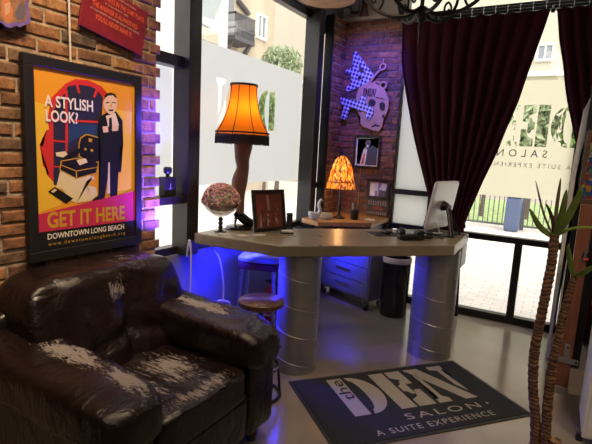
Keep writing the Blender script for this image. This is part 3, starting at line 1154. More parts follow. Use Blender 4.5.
flat([(iy0 - .003, iz0 - .003), (iy1 + .003, iz0 - .003), (iy1 + .003, iz1 + .003), (iy0 - .003, iz1 + .003)], 0)
flat([(1.333, 1.783), (1.492, 1.752), (1.479, 1.26), (1.333, 1.225)], 1)
flat([(1.784, 1.793), (1.947, 1.786), (1.945, 1.318), (1.778, 1.279)], 1)
flat([(1.42, 1.711), (1.44, 1.806), (1.517, 1.885), (1.575, 1.92), (1.657, 1.926), (1.736, 1.904), (1.785, 1.863), (1.743, 1.823), (1.717, 1.752), (1.715, 1.592), (1.44, 1.58), (1.422, 1.655)], 2)
flat([(1.41, 1.645), (1.39, 1.562), (1.372, 1.569), (1.38, 1.514), (1.394, 1.508), (1.387, 1.466), (1.417, 1.425), (1.406, 1.418), (1.443, 1.379), (1.452, 1.378), (1.46, 1.648)], 2)
flat([(1.445, 1.581), (1.45, 1.739), (1.47, 1.791), (1.516, 1.841), (1.531, 1.875), (1.589, 1.893), (1.657, 1.896), (1.703, 1.886), (1.743, 1.844), (1.727, 1.634), (1.726, 1.592)], 3)
flat([(1.448, 1.648), (1.439, 1.367), (1.491, 1.358), (1.71, 1.466), (1.713, 1.665)], 3)
flat([(1.533, 1.686), (1.717, 1.695), (1.715, 1.606), (1.605, 1.628), (1.53, 1.584)], 4)
flat([(1.443, 1.705), (1.712, 1.714), (1.712, 1.703), (1.443, 1.693)], 2)
flat([(1.44, 1.596), (1.518, 1.595), (1.518, 1.586), (1.44, 1.587)], 2)
flat([(1.516, 1.854), (1.53, 1.856), (1.526, 1.584), (1.512, 1.583)], 2)
flat([(1.574, 1.898), (1.589, 1.9), (1.603, 1.853), (1.591, 1.848)], 2)
flat([(1.699, 1.89), (1.715, 1.884), (1.692, 1.837), (1.679, 1.841)], 2)
flat([(1.511, 1.652), (1.525, 1.653), (1.522, 1.541), (1.51, 1.541)], 2)
flat([(1.446, 1.599), (1.513, 1.595), (1.512, 1.587), (1.446, 1.591)], 2)
flat([(1.442, 1.466), (1.481, 1.464), (1.481, 1.455), (1.442, 1.458)], 2)
flat([(1.478, 1.441), (1.516, 1.426), (1.572, 1.404), (1.63, 1.414), (1.673, 1.408), (1.683, 1.39), (1.631, 1.382), (1.631, 1.361), (1.69, 1.343), (1.7, 1.299), (1.657, 1.27), (1.568, 1.264), (1.52, 1.284), (1.487, 1.344), (1.451, 1.353)], 6)
flat([(1.407, 1.333), (1.445, 1.357), (1.548, 1.289), (1.506, 1.264)], 5)
flat([(1.423, 1.334), (1.445, 1.347), (1.457, 1.34), (1.435, 1.325)], 6)
flat([(1.584, 1.514), (1.586, 1.587), (1.596, 1.617), (1.633, 1.639), (1.707, 1.628), (1.737, 1.601), (1.726, 1.508), (1.632, 1.49)], 7)
flat([(1.591, 1.518), (1.592, 1.584), (1.601, 1.612), (1.635, 1.633), (1.703, 1.622), (1.73, 1.598), (1.719, 1.513), (1.632, 1.496)], 5)
flat([(1.481, 1.492), (1.574, 1.508), (1.714, 1.488), (1.698, 1.423), (1.568, 1.394), (1.472, 1.442)], 7)
flat([(1.487, 1.488), (1.574, 1.503), (1.706, 1.482), (1.691, 1.428), (1.568, 1.4), (1.478, 1.445)], 5)
flat([(1.482, 1.472), (1.569, 1.44), (1.569, 1.435), (1.481, 1.468)], 7)
flat([(1.569, 1.44), (1.701, 1.46), (1.701, 1.456), (1.569, 1.435)], 7)
flat([(1.566, 1.437), (1.572, 1.437), (1.572, 1.401), (1.565, 1.402)], 7)
flat([(1.492, 1.509), (1.591, 1.561), (1.591, 1.534), (1.51, 1.498)], 5)
flat([(1.632, 1.504), (1.711, 1.525), (1.71, 1.494), (1.64, 1.472)], 5)
flat([(1.453, 1.534), (1.508, 1.542), (1.52, 1.526), (1.495, 1.509), (1.457, 1.516)], 6)
flat([(1.57, 1.496), (1.624, 1.507), (1.638, 1.485), (1.589, 1.468)], 6)
flat([(1.616, 1.559), (1.628, 1.565), (1.635, 1.553), (1.623, 1.548)], 7)
flat([(1.655, 1.554), (1.669, 1.56), (1.676, 1.548), (1.662, 1.542)], 7)
flat([(1.646, 1.616), (1.67, 1.614), (1.666, 1.596), (1.646, 1.598)], 7)
flat([(1.742, 1.754), (1.709, 1.719), (1.701, 1.633), (1.723, 1.571), (1.717, 1.431), (1.86, 1.429), (1.854, 1.576), (1.877, 1.599), (1.873, 1.73), (1.83, 1.775), (1.81, 1.782)], 5)
flat([(1.716, 1.665), (1.721, 1.497), (1.703, 1.286), (1.743, 1.277), (1.775, 1.435), (1.783, 1.498), (1.781, 1.291), (1.831, 1.278), (1.84, 1.483), (1.857, 1.563), (1.857, 1.675)], 5)
flat([(1.772, 1.485), (1.781, 1.485), (1.781, 1.304), (1.762, 1.305)], 6)
flat([(1.657, 1.258), (1.667, 1.276), (1.711, 1.301), (1.738, 1.284), (1.726, 1.258), (1.67, 1.246)], 5)
flat([(1.781, 1.291), (1.831, 1.282), (1.838, 1.26), (1.803, 1.254)], 5)
flat([(1.758, 1.746), (1.823, 1.769), (1.847, 1.702), (1.805, 1.665), (1.771, 1.691)], 6)
flat([(1.779, 1.736), (1.796, 1.741), (1.802, 1.679), (1.788, 1.666), (1.778, 1.683)], 5)
flat([(1.734, 1.685), (1.771, 1.691), (1.774, 1.657), (1.741, 1.652)], 8)
flat([(1.798, 1.693), (1.844, 1.696), (1.84, 1.67), (1.802, 1.664)], 8)
flat([(1.743, 1.816), (1.747, 1.851), (1.763, 1.868), (1.794, 1.877), (1.821, 1.872), (1.835, 1.852), (1.836, 1.816), (1.827, 1.783), (1.806, 1.761), (1.779, 1.759), (1.759, 1.771), (1.746, 1.792)], 8)
flat([(1.746, 1.83), (1.75, 1.856), (1.767, 1.872), (1.794, 1.879), (1.821, 1.875), (1.835, 1.855), (1.824, 1.854), (1.807, 1.866), (1.773, 1.859), (1.756, 1.845)], 5)
flat([(1.758, 1.821), (1.78, 1.826), (1.78, 1.82), (1.758, 1.815)], 5)
flat([(1.8, 1.828), (1.824, 1.828), (1.824, 1.823), (1.8, 1.823)], 5)
flat([(1.776, 1.784), (1.81, 1.787), (1.806, 1.778), (1.779, 1.776)], 5)
flat([(1.79, 1.819), (1.796, 1.82), (1.8, 1.8), (1.788, 1.798)], 7)
# bands and words
flat([(iy0, [(1.333, 1.22)][0][1]), (iy1, [(1.949, 1.312)][0][1]), (iy1, 1.128), (iy0, 1.128)], 9)
flat([(iy0, 1.128), (iy1, 1.128), (iy1, iz0), (iy0, iz0)], 5)
LV[0] += 3
XT = XP - 0.010 + 0.00012 * LV[0]
def line(s, a, z, b, cap, mi, bold=0.0, space=1.0):
    text_fit(bm, s, (XT, a, z), (XT, b, z), cap, mi, 0.0003, bold=bold, space=space)
line('A STYLISH', [(1.401, 1.803)][0][0], 1.762, [(1.675, 1.802)][0][0], 0.056, 10, 0.022)
line('LOOK?', [(1.401, 1.803)][0][0], 1.690, [(1.583, 1.751)][0][0], 0.056, 10, 0.022)
line('GET IT HERE', [(1.394, 1.188)][0][0], 1.146, [(1.885, 1.199)][0][0], 0.080, 7, 0.030)
line('DOWNTOWN LONG BEACH', [(1.393, 1.136)][0][0], 1.085, [(1.877, 1.108)][0][0], 0.029, 10, 0.022)
line('www.downtownlongbeach.org', [(1.398, 1.135)][0][0], 1.050, [(1.884, 1.107)][0][0], 0.020, 7, 0.0, 1.5)
PC = [('poster_orange', (0.80, 0.33, 0.025)), ('poster_yellow', (0.85, 0.50, 0.04)), ('poster_red', (0.62, 0.035, 0.03)), ('poster_navy', (0.028, 0.026, 0.055)),
      ('poster_blue', (0.025, 0.055, 0.13)), ('poster_black', (0.012, 0.011, 0.012)), ('poster_cream', (0.80, 0.64, 0.36)), ('poster_gold', (0.62, 0.33, 0.03)),
      ('poster_skin', (0.78, 0.52, 0.27)), ('poster_crimson', (0.58, 0.03, 0.10)), ('poster_white', (0.85, 0.78, 0.68))]
wpart(po, 'poster_print', bm, [mat(n, c, 0.35, coat=0.15) for n, c in PC], smooth=False, recalc=False)

bm = NB(); tube(bm, [(-2.285, 1.56, 1.99), (-2.283, 1.554, 2.5), (-2.285, 1.55, 3.2), (-2.285, 1.55, 3.86)], 0.0055, 8); wpart(po, 'hanging_cord', bm, mat('cord_white', (0.65, 0.58, 0.48), 0.6), label='white hanging cord')

# ---- red quote sign, hung tilted
t = thing('quote_sign', 'tilted dark red sign with orange sayings, high on the brick wall', 'sign', (-2.285, 1.604, 2.202))
ang = math.radians(-10.5)
su, sv = Vector((0, math.cos(ang), math.sin(ang))), Vector((0, -math.sin(ang), math.cos(ang)))
RED = mat('sign_red', (0.20, 0.012, 0.018), 0.45, 0, 0.2, 9)
bm = NB(); prism(bm, [(0, 0), (0.425, 0), (0.425, 0.262), (0, 0.262)], (0, 0, 0), su, sv, 0.012); obj('board', bm, RED, t, bevel=0.002)
bm = NB()
def sline(s, a, b, v, cap, mi):
    text_fit(bm, s, Vector((0.0125, 0, 0)) + su * a + sv * v, Vector((0.0125, 0, 0)) + su * b + sv * v, cap, mi, 0.0006, sv, 0.01)
sline("YOU'LL NEVER HAVE IT.", 0.085, 0.335, 0.070, 0.027, 0)
sline("IF YOU DON'T GO AFTER WHAT YOU WANT,", 0.05, 0.385, 0.110, 0.010, 1)
sline('THE ANSWER IS ALWAYS NO.', 0.055, 0.365, 0.132, 0.026, 0)
sline("IF YOU DON'T ASK,", 0.13, 0.29, 0.171, 0.010, 1)
sline("YOU'RE ALWAYS IN THE SAME PLACE.", 0.02, 0.405, 0.192, 0.026, 0)
sline("IF YOU DON'T STEP FORWARD,", 0.10, 0.335, 0.233, 0.010, 1)
obj('lettering', bm, [mat('sign_orange', (0.75, 0.13, 0.03), 0.5), mat('sign_pale', (0.55, 0.35, 0.25), 0.5)], t, smooth=False, recalc=False)

# ---- decoupage picture with torn edge
t = thing('wall_art', 'small picture panel with ragged purple lit edge in the top left corner', 'picture', (-2.285, 1.20, 2.10))
q = [(1.052, 2.103), (1.136, 2.068), (1.212, 2.108), (1.229, 2.095), (1.247, 2.093), (1.265, 2.104), (1.279, 2.112), (1.292, 2.108), (1.321, 2.127), (1.345, 2.144), (1.338, 2.198), (1.326, 2.266), (1.063, 2.32)]
q = [(a - 1.20, b - 2.10) for a, b in q]
bm = NB(); prism(bm, q, (0, 0, 0), (0, 1, 0), ZX, 0.02); obj('panel', bm, mat('purple_lit_edge', (0.16, 0.10, 0.32), 0.5, 0, 0.3, 30), t, smooth=False)  # purple light on the torn edge is put into its colour
cq = (sum(a for a, b in q) / len(q), sum(b for a, b in q) / len(q))
bm = NB()
LV[0] = 0
def flat2(pts, d, mi):
    vs = [bm.verts.new((0.0205 + d, a - 1.20, b - 2.10)) for a, b in pts]
    f = bm.faces.new(vs); f.material_index = mi
    bmesh.ops.triangulate(bm, faces=[f])
flat2([(1.054, 2.126), (1.129, 2.085), (1.205, 2.118), (1.239, 2.109), (1.271, 2.126), (1.313, 2.137), (1.327, 2.154), (1.317, 2.262), (1.063, 2.302)], 0, 0)
flat2([(1.211, 2.145), (1.231, 2.116), (1.258, 2.131), (1.264, 2.176), (1.248, 2.224), (1.218, 2.223)], 0.0004, 1)
flat2([(1.273, 2.17), (1.281, 2.137), (1.313, 2.15), (1.32, 2.201), (1.298, 2.221)], 0.0004, 2)
flat2([(1.225, 2.191), (1.228, 2.141), (1.25, 2.164), (1.252, 2.208)], 0.0008, 3)
obj('print', bm, [mat('art_ochre', (0.25, 0.13, 0.06), 0.5, 0, 0.5, 25), mat('art_orange', (0.50, 0.17, 0.06), 0.5), mat('art_grey', (0.12, 0.10, 0.12), 0.5), mat('art_skin', (0.55, 0.30, 0.18), 0.5)], t, smooth=False, recalc=False)

# ---- things on the bay window ledge
t = thing('cologne_bottle', 'square black bottle with stopper on the left window ledge', 'bottle', (-2.405, 2.37, 1.2455))
bm = NB(); bx(bm, (-0.03, -0.055, 0), (0.03, 0.055, 0.135)); obj('bottle_body', bm, mat('black_glass', (0.014, 0.013, 0.013), 0.5), t, bevel=0.006)
bm = NB(); cyl(bm, (0, 0, 0.135), (0, 0, 0.155), 0.014, 0.014, 14); lathe_solid(bm, (0, 0, 0.155), [(0.02, 0), (0.03, 0.012), (0.03, 0.04), (0.02, 0.05)], 18); obj('stopper', bm, BLACKP, t)
bm = NB(); prism(bm, [(-0.004, 0), (0.004, 0), (0.001, 0.05)], (0.0305, 0.0, 0.055), (0, 1, 0), ZX, 0.0006); prism(bm, [(-0.018, 0), (0.018, 0), (0.018, 0.003), (-0.018, 0.003)], (0.0305, 0.0, 0.05), (0, 1, 0), ZX, 0.0006); obj('emblem', bm, mat('pale_grey', (0.3, 0.3, 0.3), 0.4), t, smooth=False)

# ================================================================ THINGS ON THE COUNTER
# ---- leg lamp
t = thing('leg_lamp', 'leg shaped lamp with glowing orange fringed shade on the counter', 'lamp', (-2.18, 2.93, ZT))
bm = NB(); lathe_solid(bm, (0, 0, 0), [(0.108, 0), (0.112, 0.008), (0.105, 0.022), (0.06, 0.030), (0.0, 0.032)], 32); obj('base', bm, mat('black_gloss', (0.012, 0.011, 0.011), 0.12), t)
STOCK = mat('fishnet_stocking', (0.23, 0.105, 0.07), 0.5, 0, 0.12, 150)
bm = NB()
path = smooth_path([(0.0, 0.0, 0.12), (-0.005, 0.005, 0.17), (-0.02, 0.0, 0.27), (-0.012, 0.0, 0.38), (0.014, 0.0, 0.48), (0.006, 0.0, 0.56), (0.012, 0.0, 0.66), (0.012, 0.0, 0.76)], 6)
rad = smooth_path([(0.033, 0, 0), (0.036, 0, 0), (0.052, 0, 0), (0.062, 0, 0), (0.050, 0, 0), (0.058, 0, 0), (0.072, 0, 0), (0.078, 0, 0)], 6)
tube(bm, path, [p.x for p in rad], 20)
obj('leg', bm, STOCK, t)
bm = NB()
tube(bm, smooth_path([(-0.03, -0.02, 0.135), (0.0, 0.005, 0.105), (0.035, 0.04, 0.065), (0.07, 0.075, 0.045), (0.085, 0.09, 0.042)], 6), [0.030 + 0.010 * math.sin(i / 24 * PI) - 0.016 * (i / 24) ** 3 for i in range(25)], 12)
tube(bm, [(-0.022, -0.015, 0.12), (-0.028, -0.022, 0.03)], [0.016, 0.007], 10)
obj('shoe', bm, mat('black_patent', (0.01, 0.01, 0.01), 0.1), t)
SHD = mat_thin('orange_shade', (0.90, 0.30, 0.02), 0.62)
bm = NB()
prof = []
for i in range(15):
    a = i / 14
    prof.append((0.208 - 0.106 * (1 - (1 - a) ** 2.3), 0.755 + 0.362 * a))
prof = [(0.205, 0.725), (0.208, 0.755)] + prof[1:]
wb = lambda th, z: 1 - 0.018 * abs(math.sin(4 * th))
lathe(bm, (0, 0, 0), prof, 64, wob=wb)
sh = obj('lamp_shade', bm, SHD, t)
TRIM = mat('black_trim', (0.015, 0.01, 0.008), 0.7)
bm = NB()
for (r, z, h) in ((0.102, 1.112, 0.008), (0.2055, 0.755, 0.006), (0.205, 0.730, 0.010)):
    lathe(bm, (0, 0, 0), [(r + .002, z - h), (r + .005, z - h), (r + .005, z + h), (r + .002, z + h)], 48)
for k in range(8):
    th = k * PI / 4 + 0.28
    tube(bm, [((r * wb(th, z) + .002) * math.cos(th), (r * wb(th, z) + .002) * math.sin(th), z) for r, z in prof], 0.0032, 6)
obj('trim', bm, TRIM, sh)
bm = NB()
for k in range(150):
    th = 2 * PI * k / 150
    c, s = math.cos(th), math.sin(th)
    tube(bm, [(0.206 * c, 0.206 * s, 0.727), (0.208 * c, 0.208 * s, 0.668 + random.uniform(-.006, .006))], [0.0046, 0.0036], 5)
obj('fringe', bm, TRIM, sh)
bm = NB(); lathe_solid(bm, (0.012, 0, 0.79), [(0.012, 0), (0.03, 0.03), (0.03, 0.07), (0.012, 0.1)], 16); obj('bulb', bm, mat('bulb_glow', (1, .8, .5), 0.4, emit=(1, 0.55, 0.2), estr=6), t)
light('leg_lamp_light', 'POINT', (-2.168, 2.93, ZT + 0.92), 2.1, (1.0, 0.60, 0.26), shadow_soft_size=0.04)

# ---- goblet of sweets
t = thing('candy_goblet', 'glass goblet heaped with colourful sweets on the counter end', 'goblet', (-2.19, 2.705, ZT))
bm = NB()
lathe_solid(bm, (0, 0, 0), [(0.045, 0), (0.047, 0.006), (0.02, 0.016), (0.012, 0.022)], 24)
for z in (0.038, 0.068, 0.098):
    bmesh.ops.create_icosphere(bm, subdivisions=2, radius=0.019, matrix=Matrix.Translation((0, 0, z)))
obj('stem', bm, mat('dark_glass_stem', (0.02, 0.018, 0.02), 0.1), t)
bm = NB()
lathe(bm, (0, 0, 0), [(0.012, 0.115), (0.06, 0.132), (0.105, 0.165), (0.146, 0.222), (0.150, 0.226), (0.142, 0.222), (0.102, 0.172), (0.058, 0.139), (0.0, 0.128)], 32)
obj('bowl', bm, mat_glass('goblet_glass', (0.80, 0.76, 0.74), 0.20), t)
CAND = mat_brick('sweets', [(0.90, 0.15, 0.15), (0.17, 0.25, 0.61), (0.95, 0.52, 0.13), (0.83, 0.76, 0.68), (0.83, 0.13, 0.29), (0.29, 0.44, 0.23), (0.95, 0.35, 0.35), (0.39, 0.20, 0.46)])
CAND.node_tree.nodes['Principled BSDF'].inputs['Roughness'].default_value = 0.4
bm = NB()
for i in range(900):
    if i < 640:
        a = random.uniform(0, 2 * PI); h = random.random()
        r = 0.143 * math.sqrt(1 - h * h) * random.uniform(0.94, 1.0)
        p = (r * math.cos(a), r * math.sin(a), 0.222 + 0.145 * h)
    else:
        a = random.uniform(0, 2 * PI); h = random.random()
        r = (0.075 + 0.062 * h) * 0.95
        p = (r * math.cos(a), r * math.sin(a), 0.172 + 0.046 * h)
    bmesh.ops.create_icosphere(bm, subdivisions=1, radius=random.uniform(0.009, 0.0115), matrix=Matrix.Translation(p))
lathe_solid(bm, (0, 0, 0), [(0.05, 0.168), (0.098, 0.185), (0.134, 0.222), (0.118, 0.29), (0.07, 0.345), (0.0, 0.358)], 20)
o = obj('sweets', bm, CAND, t); o['kind'] = 'stuff'

# ---- photo frame on its strut
t = thing('photo_frame', 'dark tabletop photo frame with reddish picture, beside the leg lamp', 'picture frame', (-1.93, 3.005, ZT + 0.002), math.atan2(0.30, 0.105))
tl = math.radians(10)
RX = Matrix.Rotation(-tl, 3, 'X')
w_, h_ = 0.318, 0.328
bm = NB()
for (a, b, c, d) in ((-w_ / 2, 0, w_ / 2, .03), (-w_ / 2, h_ - .03, w_ / 2, h_), (-w_ / 2, .03, -w_ / 2 + .03, h_ - .03), (w_ / 2 - .03, .03, w_ / 2, h_ - .03)):
    box(bm, RX @ Vector(((a + c) / 2, 0, (b + d) / 2)) , (c - a, 0.018, d - b), RX)
obj('frame', bm, mat('espresso_frame', (0.022, 0.013, 0.012), 0.35), t, bevel=0.003)
bm = NB()
def fp(x0, z0, x1, z1, d, mi):
    V = [bm.verts.new(RX @ Vector((x, -0.002 - d, z))) for x, z in ((x0, z0), (x1, z0), (x1, z1), (x0, z1))]
    bm.faces.new(V).material_index = mi
fp(-.129, .03, .129, .298, 0, 0)
for i in range(26):
    x = random.uniform(-.122, .09); z = random.uniform(.035, .24)
    fp(x, z, x + random.uniform(.008, .03), min(.286, z + random.uniform(.02, .09)), 0.0003 * (i + 1), random.choice((1, 2, 2, 3, 1)))
obj('photo', bm, [mat('photo_brown', (0.16, 0.05, 0.035), 0.3), mat('photo_red', (0.26, 0.05, 0.035), 0.3), mat('photo_pink', (0.42, 0.22, 0.18), 0.3), mat('photo_dark', (0.07, 0.03, 0.03), 0.3)], t, smooth=False, recalc=False)
bm = NB(); box(bm, (0, 0.078, 0.112), (0.05, 0.006, 0.225), Matrix.Rotation(math.radians(20), 3, 'X')); obj('strut', bm, BLACKP, t)

t = thing('card_holder', 'slim black stand just behind the photo frame on the counter', 'holder', (-1.90, 3.24, ZT), 0.6)
bm = NB(); box(bm, (0, 0, 0.065), (0.05, 0.02, 0.13), Matrix.Rotation(-0.12, 3, 'X')); obj('upright', bm, BLACKP, t, bevel=0.003)
bm = NB(); bx(bm, (-0.035, -0.03, 0), (0.035, 0.03, 0.008)); obj('foot_plate', bm, BLACKP, t, bevel=0.002)
t = thing('business_card_box', 'small open box of cards in front of the photo frame', 'box', (-1.795, 3.03, ZT), 0.7)
bm = NB(); bx(bm, (-0.05, -0.03, 0), (0.05, 0.03, 0.012)); obj('tray', bm, BLACKP, t, bevel=0.002)
bm = NB(); bx(bm, (-0.044, -0.024, 0.012), (0.044, 0.024, 0.024)); obj('cards', bm, PAPER, t)
t = thing('black_dish', 'round black dish on the counter below the window post', 'dish', (-1.92, 3.10, ZT))
t.location = (-2.03, 3.20, ZT)
bm = NB(); lathe_solid(bm, (0, 0, 0), [(0.05, 0), (0.075, 0.012), (0.08, 0.02), (0.07, 0.018), (0.03, 0.008), (0, 0.007)], 28); obj('dish', bm, BLACKP, t)
for i, (x, y, r, lb) in enumerate([(-2.12, 2.645, 0.2, 'loose paper slip nearest the goblet on the counter end'), (-1.99, 2.70, -0.5, 'loose paper slip below the leg lamp base'), (-1.90, 2.80, 0.9, 'loose paper slip nearest the photo frame')]):
    o = None
    bm = NB(); box(bm, (0, 0, 0.0015), (0.085, 0.055, 0.0012)); box(bm, (0.01, 0.008, 0.003), (0.085, 0.055, 0.0012), Matrix.Rotation(0.3, 3, 'Z'))
    o = obj('paper_slip', bm, mat('slip_paper', (0.55, 0.52, 0.46), 0.7), smooth=False); o.location = (x, y, ZT); o.rotation_euler.z = r
    tag(o, lb, 'paper', 'paper slips on the counter')

# ---- monitor
t = thing('computer_monitor', 'white backed computer monitor tilted on a black stand on the counter', 'monitor', (-0.80, 3.80, ZT))
du = Vector((0.20, 0.98, 0)).normalized()
nb = Vector((du.y, -du.x, 0))                      # towards the visitors' side
tt = math.radians(9)
dv = (ZX * math.cos(tt) + nb * math.sin(tt)).normalized()
no = du.cross(dv).normalized()
if no.dot(nb) < 0:
    no = -no
def mp(a, b, c):
    return Vector((-0.118, -0.06, 0.05)) + du * a + dv * b + no * c
RM = Matrix((du, dv, no)).transposed()
bm = NB(); rbox(bm, mp(0.23, 0.205, 0.0), (0.46, 0.41, 0.022), 14, 12, RM); obj('back_shell', bm, mat('silver_white', (0.72, 0.72, 0.74), 0.3, 0.25), t)
bm = NB(); box(bm, mp(0.23, 0.205, -0.012), (0.452, 0.402, 0.006), RM); obj('screen', bm, mat('screen_black', (0.01, 0.01, 0.012), 0.1), t)
bm = NB(); cyl(bm, mp(0.23, 0.20, 0.01), mp(0.23, 0.20, 0.055), 0.045, 0.03, 20); cyl(bm, mp(0.20, 0.20, 0.055), mp(0.26, 0.20, 0.055), 0.02, 0.02, 14); obj('mount', bm, BLACKP, t)
hub = mp(0.23, 0.20, 0.058)
bm = NB()
foot = Vector((hub.x + 0.055, hub.y - 0.02, 0.0))
tube(bm, [hub, foot + Vector((0, 0, 0.012))], [0.018, 0.018], 10)
for a in (-0.07, 0.07):
    tube(bm, [hub + du * a * 0.3, foot + du * a * 1.3 + Vector((0.03, 0, 0.012))], 0.011, 8)
obj('stand_arm', bm, BLACKP, t)
bm = NB(); prism(bm, [(-0.17, -0.10), (0.09, -0.10), (0.09, 0.13), (-0.17, 0.13)], (hub.x, hub.y, 0), (1, 0, 0), (0, 1, 0), 0.012); obj('stand_base', bm, BLACKP, t, bevel=0.004)
bm = NB(); tube(bm, smooth_path([mp(0.15, 0.06, 0.012), mp(0.17, 0.02, 0.05), mp(0.2, -0.02, 0.05), (hub.x - 0.02, hub.y - .03, 0.02), (hub.x - 0.12, hub.y - .08, 0.016)], 6), 0.005, 6); obj('cable', bm, WHITE, t)

t = thing('card_terminal', 'black card terminal with a white receipt lying on the counter', 'terminal', (-0.955, 3.50, ZT), 0.75)
bm = NB(); rbox(bm, (0, 0, 0.024), (0.21, 0.085, 0.048), 5, 10); rbox(bm, (0.07, 0, 0.055), (0.07, 0.08, 0.05), 4, 8); obj('terminal_body', bm, BLACKP, t)
bm = NB(); rbox(bm, (-0.085, 0, 0.06), (0.055, 0.08, 0.05), 4, 8); obj('printer_head', bm, BLACKP, t)
bm = NB(); box(bm, (-0.045, 0.0, 0.085), (0.085, 0.06, 0.001), Matrix.Rotation(0.30, 3, 'Y')); obj('receipt', bm, PAPER, t)
t = thing('charging_dock', 'lumpy black charging dock beside the monitor base', 'dock', (-0.885, 3.665, ZT), 0.5)
bm = NB(); rbox(bm, (0, 0, 0.018), (0.13, 0.08, 0.036), 3, 8); rbox(bm, (0.03, 0, 0.04), (0.06, 0.06, 0.04), 3, 8); obj('dock_body', bm, BLACKP, t)
bm = NB(); tube(bm, smooth_path([(0.06, 0, 0.015), (0.11, 0.03, 0.008), (0.15, 0.0, 0.008)], 5), 0.006, 6); obj('lead', bm, BLACKP, t)
o = None
bm = NB(); box(bm, (0, 0, 0.002), (0.24, 0.20, 0.004)); o = obj('mouse_pad', bm, mat('pad_black', (0.02, 0.02, 0.024), 0.6), bevel=0.001); o.location = (-1.20, 3.60, ZT); o.rotation_euler.z = 0.78
tag(o, 'flat black mouse pad on the counter left of the card terminal', 'mouse pad')
bm = NB(); rbox(bm, (0, 0, 0.017), (0.062, 0.105, 0.034), 2.6, 10); o = obj('computer_mouse', bm, BLACKP); o.location = (-1.19, 3.61, ZT + 0.0045); o.rotation_euler.z = 0.9
tag(o, 'black computer mouse resting on the mouse pad', 'mouse')

# ================================================================ CORNER SHELF AND BRICK WALL
t = thing('mosaic_lamp', 'small stained glass table lamp glowing in the brick corner', 'lamp', (-1.99, 4.42, 0.93))
bm = NB(); lathe_solid(bm, (0, 0, 0), [(0.07, 0), (0.072, 0.008), (0.045, 0.02), (0.016, 0.035), (0.012, 0.10), (0.02, 0.13), (0.011, 0.16), (0.011, 0.36)], 24); obj('stem', bm, BRONZE, t)
STN = mat_thin('mosaic_glass', (0.9, 0.5, 0.2), 0.6, var=([(0.80, 0.40, 0.06), (0.25, 0.05, 0.03), (0.90, 0.60, 0.22), (0.16, 0.05, 0.03), (0.85, 0.45, 0.10), (0.70, 0.22, 0.04), (0.30, 0.22, 0.20), (0.9, 0.5, 0.12)], 70))
_n, _l = STN.node_tree.nodes, STN.node_tree.links
_v = [n for n in _n if n.type == 'TEX_VORONOI'][0]
_m = _n.new('ShaderNodeMapping')
_m.inputs['Scale'].default_value = (1.0, 1.0, 0.45)
_l.new([n for n in _n if n.type == 'TEX_COORD'][0].outputs['Object'], _m.inputs[0])
_l.new(_m.outputs[0], _v.inputs['Vector'])
bm = NB()
lathe(bm, (0, 0, 0), [(0.152, 0.315), (0.150, 0.36), (0.140, 0.385), (0.128, 0.43), (0.114, 0.50), (0.096, 0.56), (0.072, 0.61), (0.040, 0.645), (0.0, 0.655)], 32, wob=lambda a, z: 1 + (0.03 * math.sin(10 * a) if z < 0.33 else 0))
shd = obj('lamp_shade', bm, STN, t)
bm = NB()
for k in range(10):
    a = k * PI / 5
    tube(bm, [(r * 1.004 * math.cos(a), r * 1.004 * math.sin(a), z) for r, z in ((0.152, 0.315), (0.150, 0.36), (0.140, 0.385), (0.128, 0.43), (0.114, 0.50), (0.096, 0.56), (0.072, 0.61), (0.040, 0.645))], 0.0035, 6)
lathe(bm, (0, 0, 0), [(0.141, 0.380), (0.144, 0.380), (0.144, 0.388), (0.141, 0.388)], 32)
obj('lead_ribs', bm, BRONZE, shd)
bm = NB(); lathe_solid(bm, (0, 0, 0.36), [(0.012, 0), (0.03, 0.03), (0.03, 0.07), (0.0, 0.1)], 14); obj('bulb', bm, bpy.data.materials['bulb_glow'], t)
light('mosaic_lamp_light', 'POINT', (-1.99, 4.42, 1.46), 1.5, (1.0, 0.55, 0.2), shadow_soft_size=0.03)
light('mosaic_lamp_light', 'POINT', (-1.99, 4.42, 1.26), 5.0, (1.0, 0.55, 0.2), shadow_soft_size=0.02)

t = thing('plaster_box', 'pale rounded box on the wooden shelf at the foot of the small lamp', 'box', (-2.055, 4.24, 0.93), 0.3)
bm = NB(); rbox(bm, (0, 0, 0.028), (0.15, 0.08, 0.056), 4, 8); obj('box_body', bm, mat('pale_stone', (0.42, 0.36, 0.30), 0.7, 0, 0.15, 20), t)
bm = NB(); rbox(bm, (0, 0, 0.06), (0.12, 0.06, 0.014), 4, 6); obj('lid', bm, bpy.data.materials['pale_stone'], t)
t = thing('pen_cup', 'dark cup of pens on the wooden shelf', 'cup', (-1.83, 4.46, 0.93))
bm = NB(); lathe_solid(bm, (0, 0, 0), [(0.038, 0), (0.042, 0.005), (0.045, 0.10), (0.040, 0.10), (0.036, 0.01), (0, 0.01)], 20); obj('cup_body', bm, BLACKP, t)
for i, (a, b, m) in enumerate(((0.02, 0.01, BLACKP), (-0.02, 0.01, STEEL), (0.0, -0.02, BLACKP))):
    bm = NB(); tube(bm, [(a * .5, b * .5, 0.012), (a * 1.6, b * 1.6, 0.16 + 0.012 * i)], 0.004, 6); obj('pen', bm, m, t)
t = thing('white_card', 'white card lying at the right end of the wooden shelf', 'card', (-1.69, 4.55, 0.93), 0.2)
bm = NB(); bx(bm, (-0.05, -0.03, 0), (0.05, 0.03, 0.012)); obj('card', bm, PAPER, t)
t = thing('swan_figurine', 'white bird figurine at the left end of the wooden shelf', 'figurine', (-2.10, 4.06, 0.93), 0.9)
WHG = mat('white_glaze', (0.62, 0.62, 0.64), 0.2)
bm = NB()
rbox(bm, (0, 0, 0.045), (0.12, 0.07, 0.085), 2.3, 10, fn=lambda u, w: Vector((w.x, w.y, w.z + 0.03 * max(0, -u.x) ** 2)))
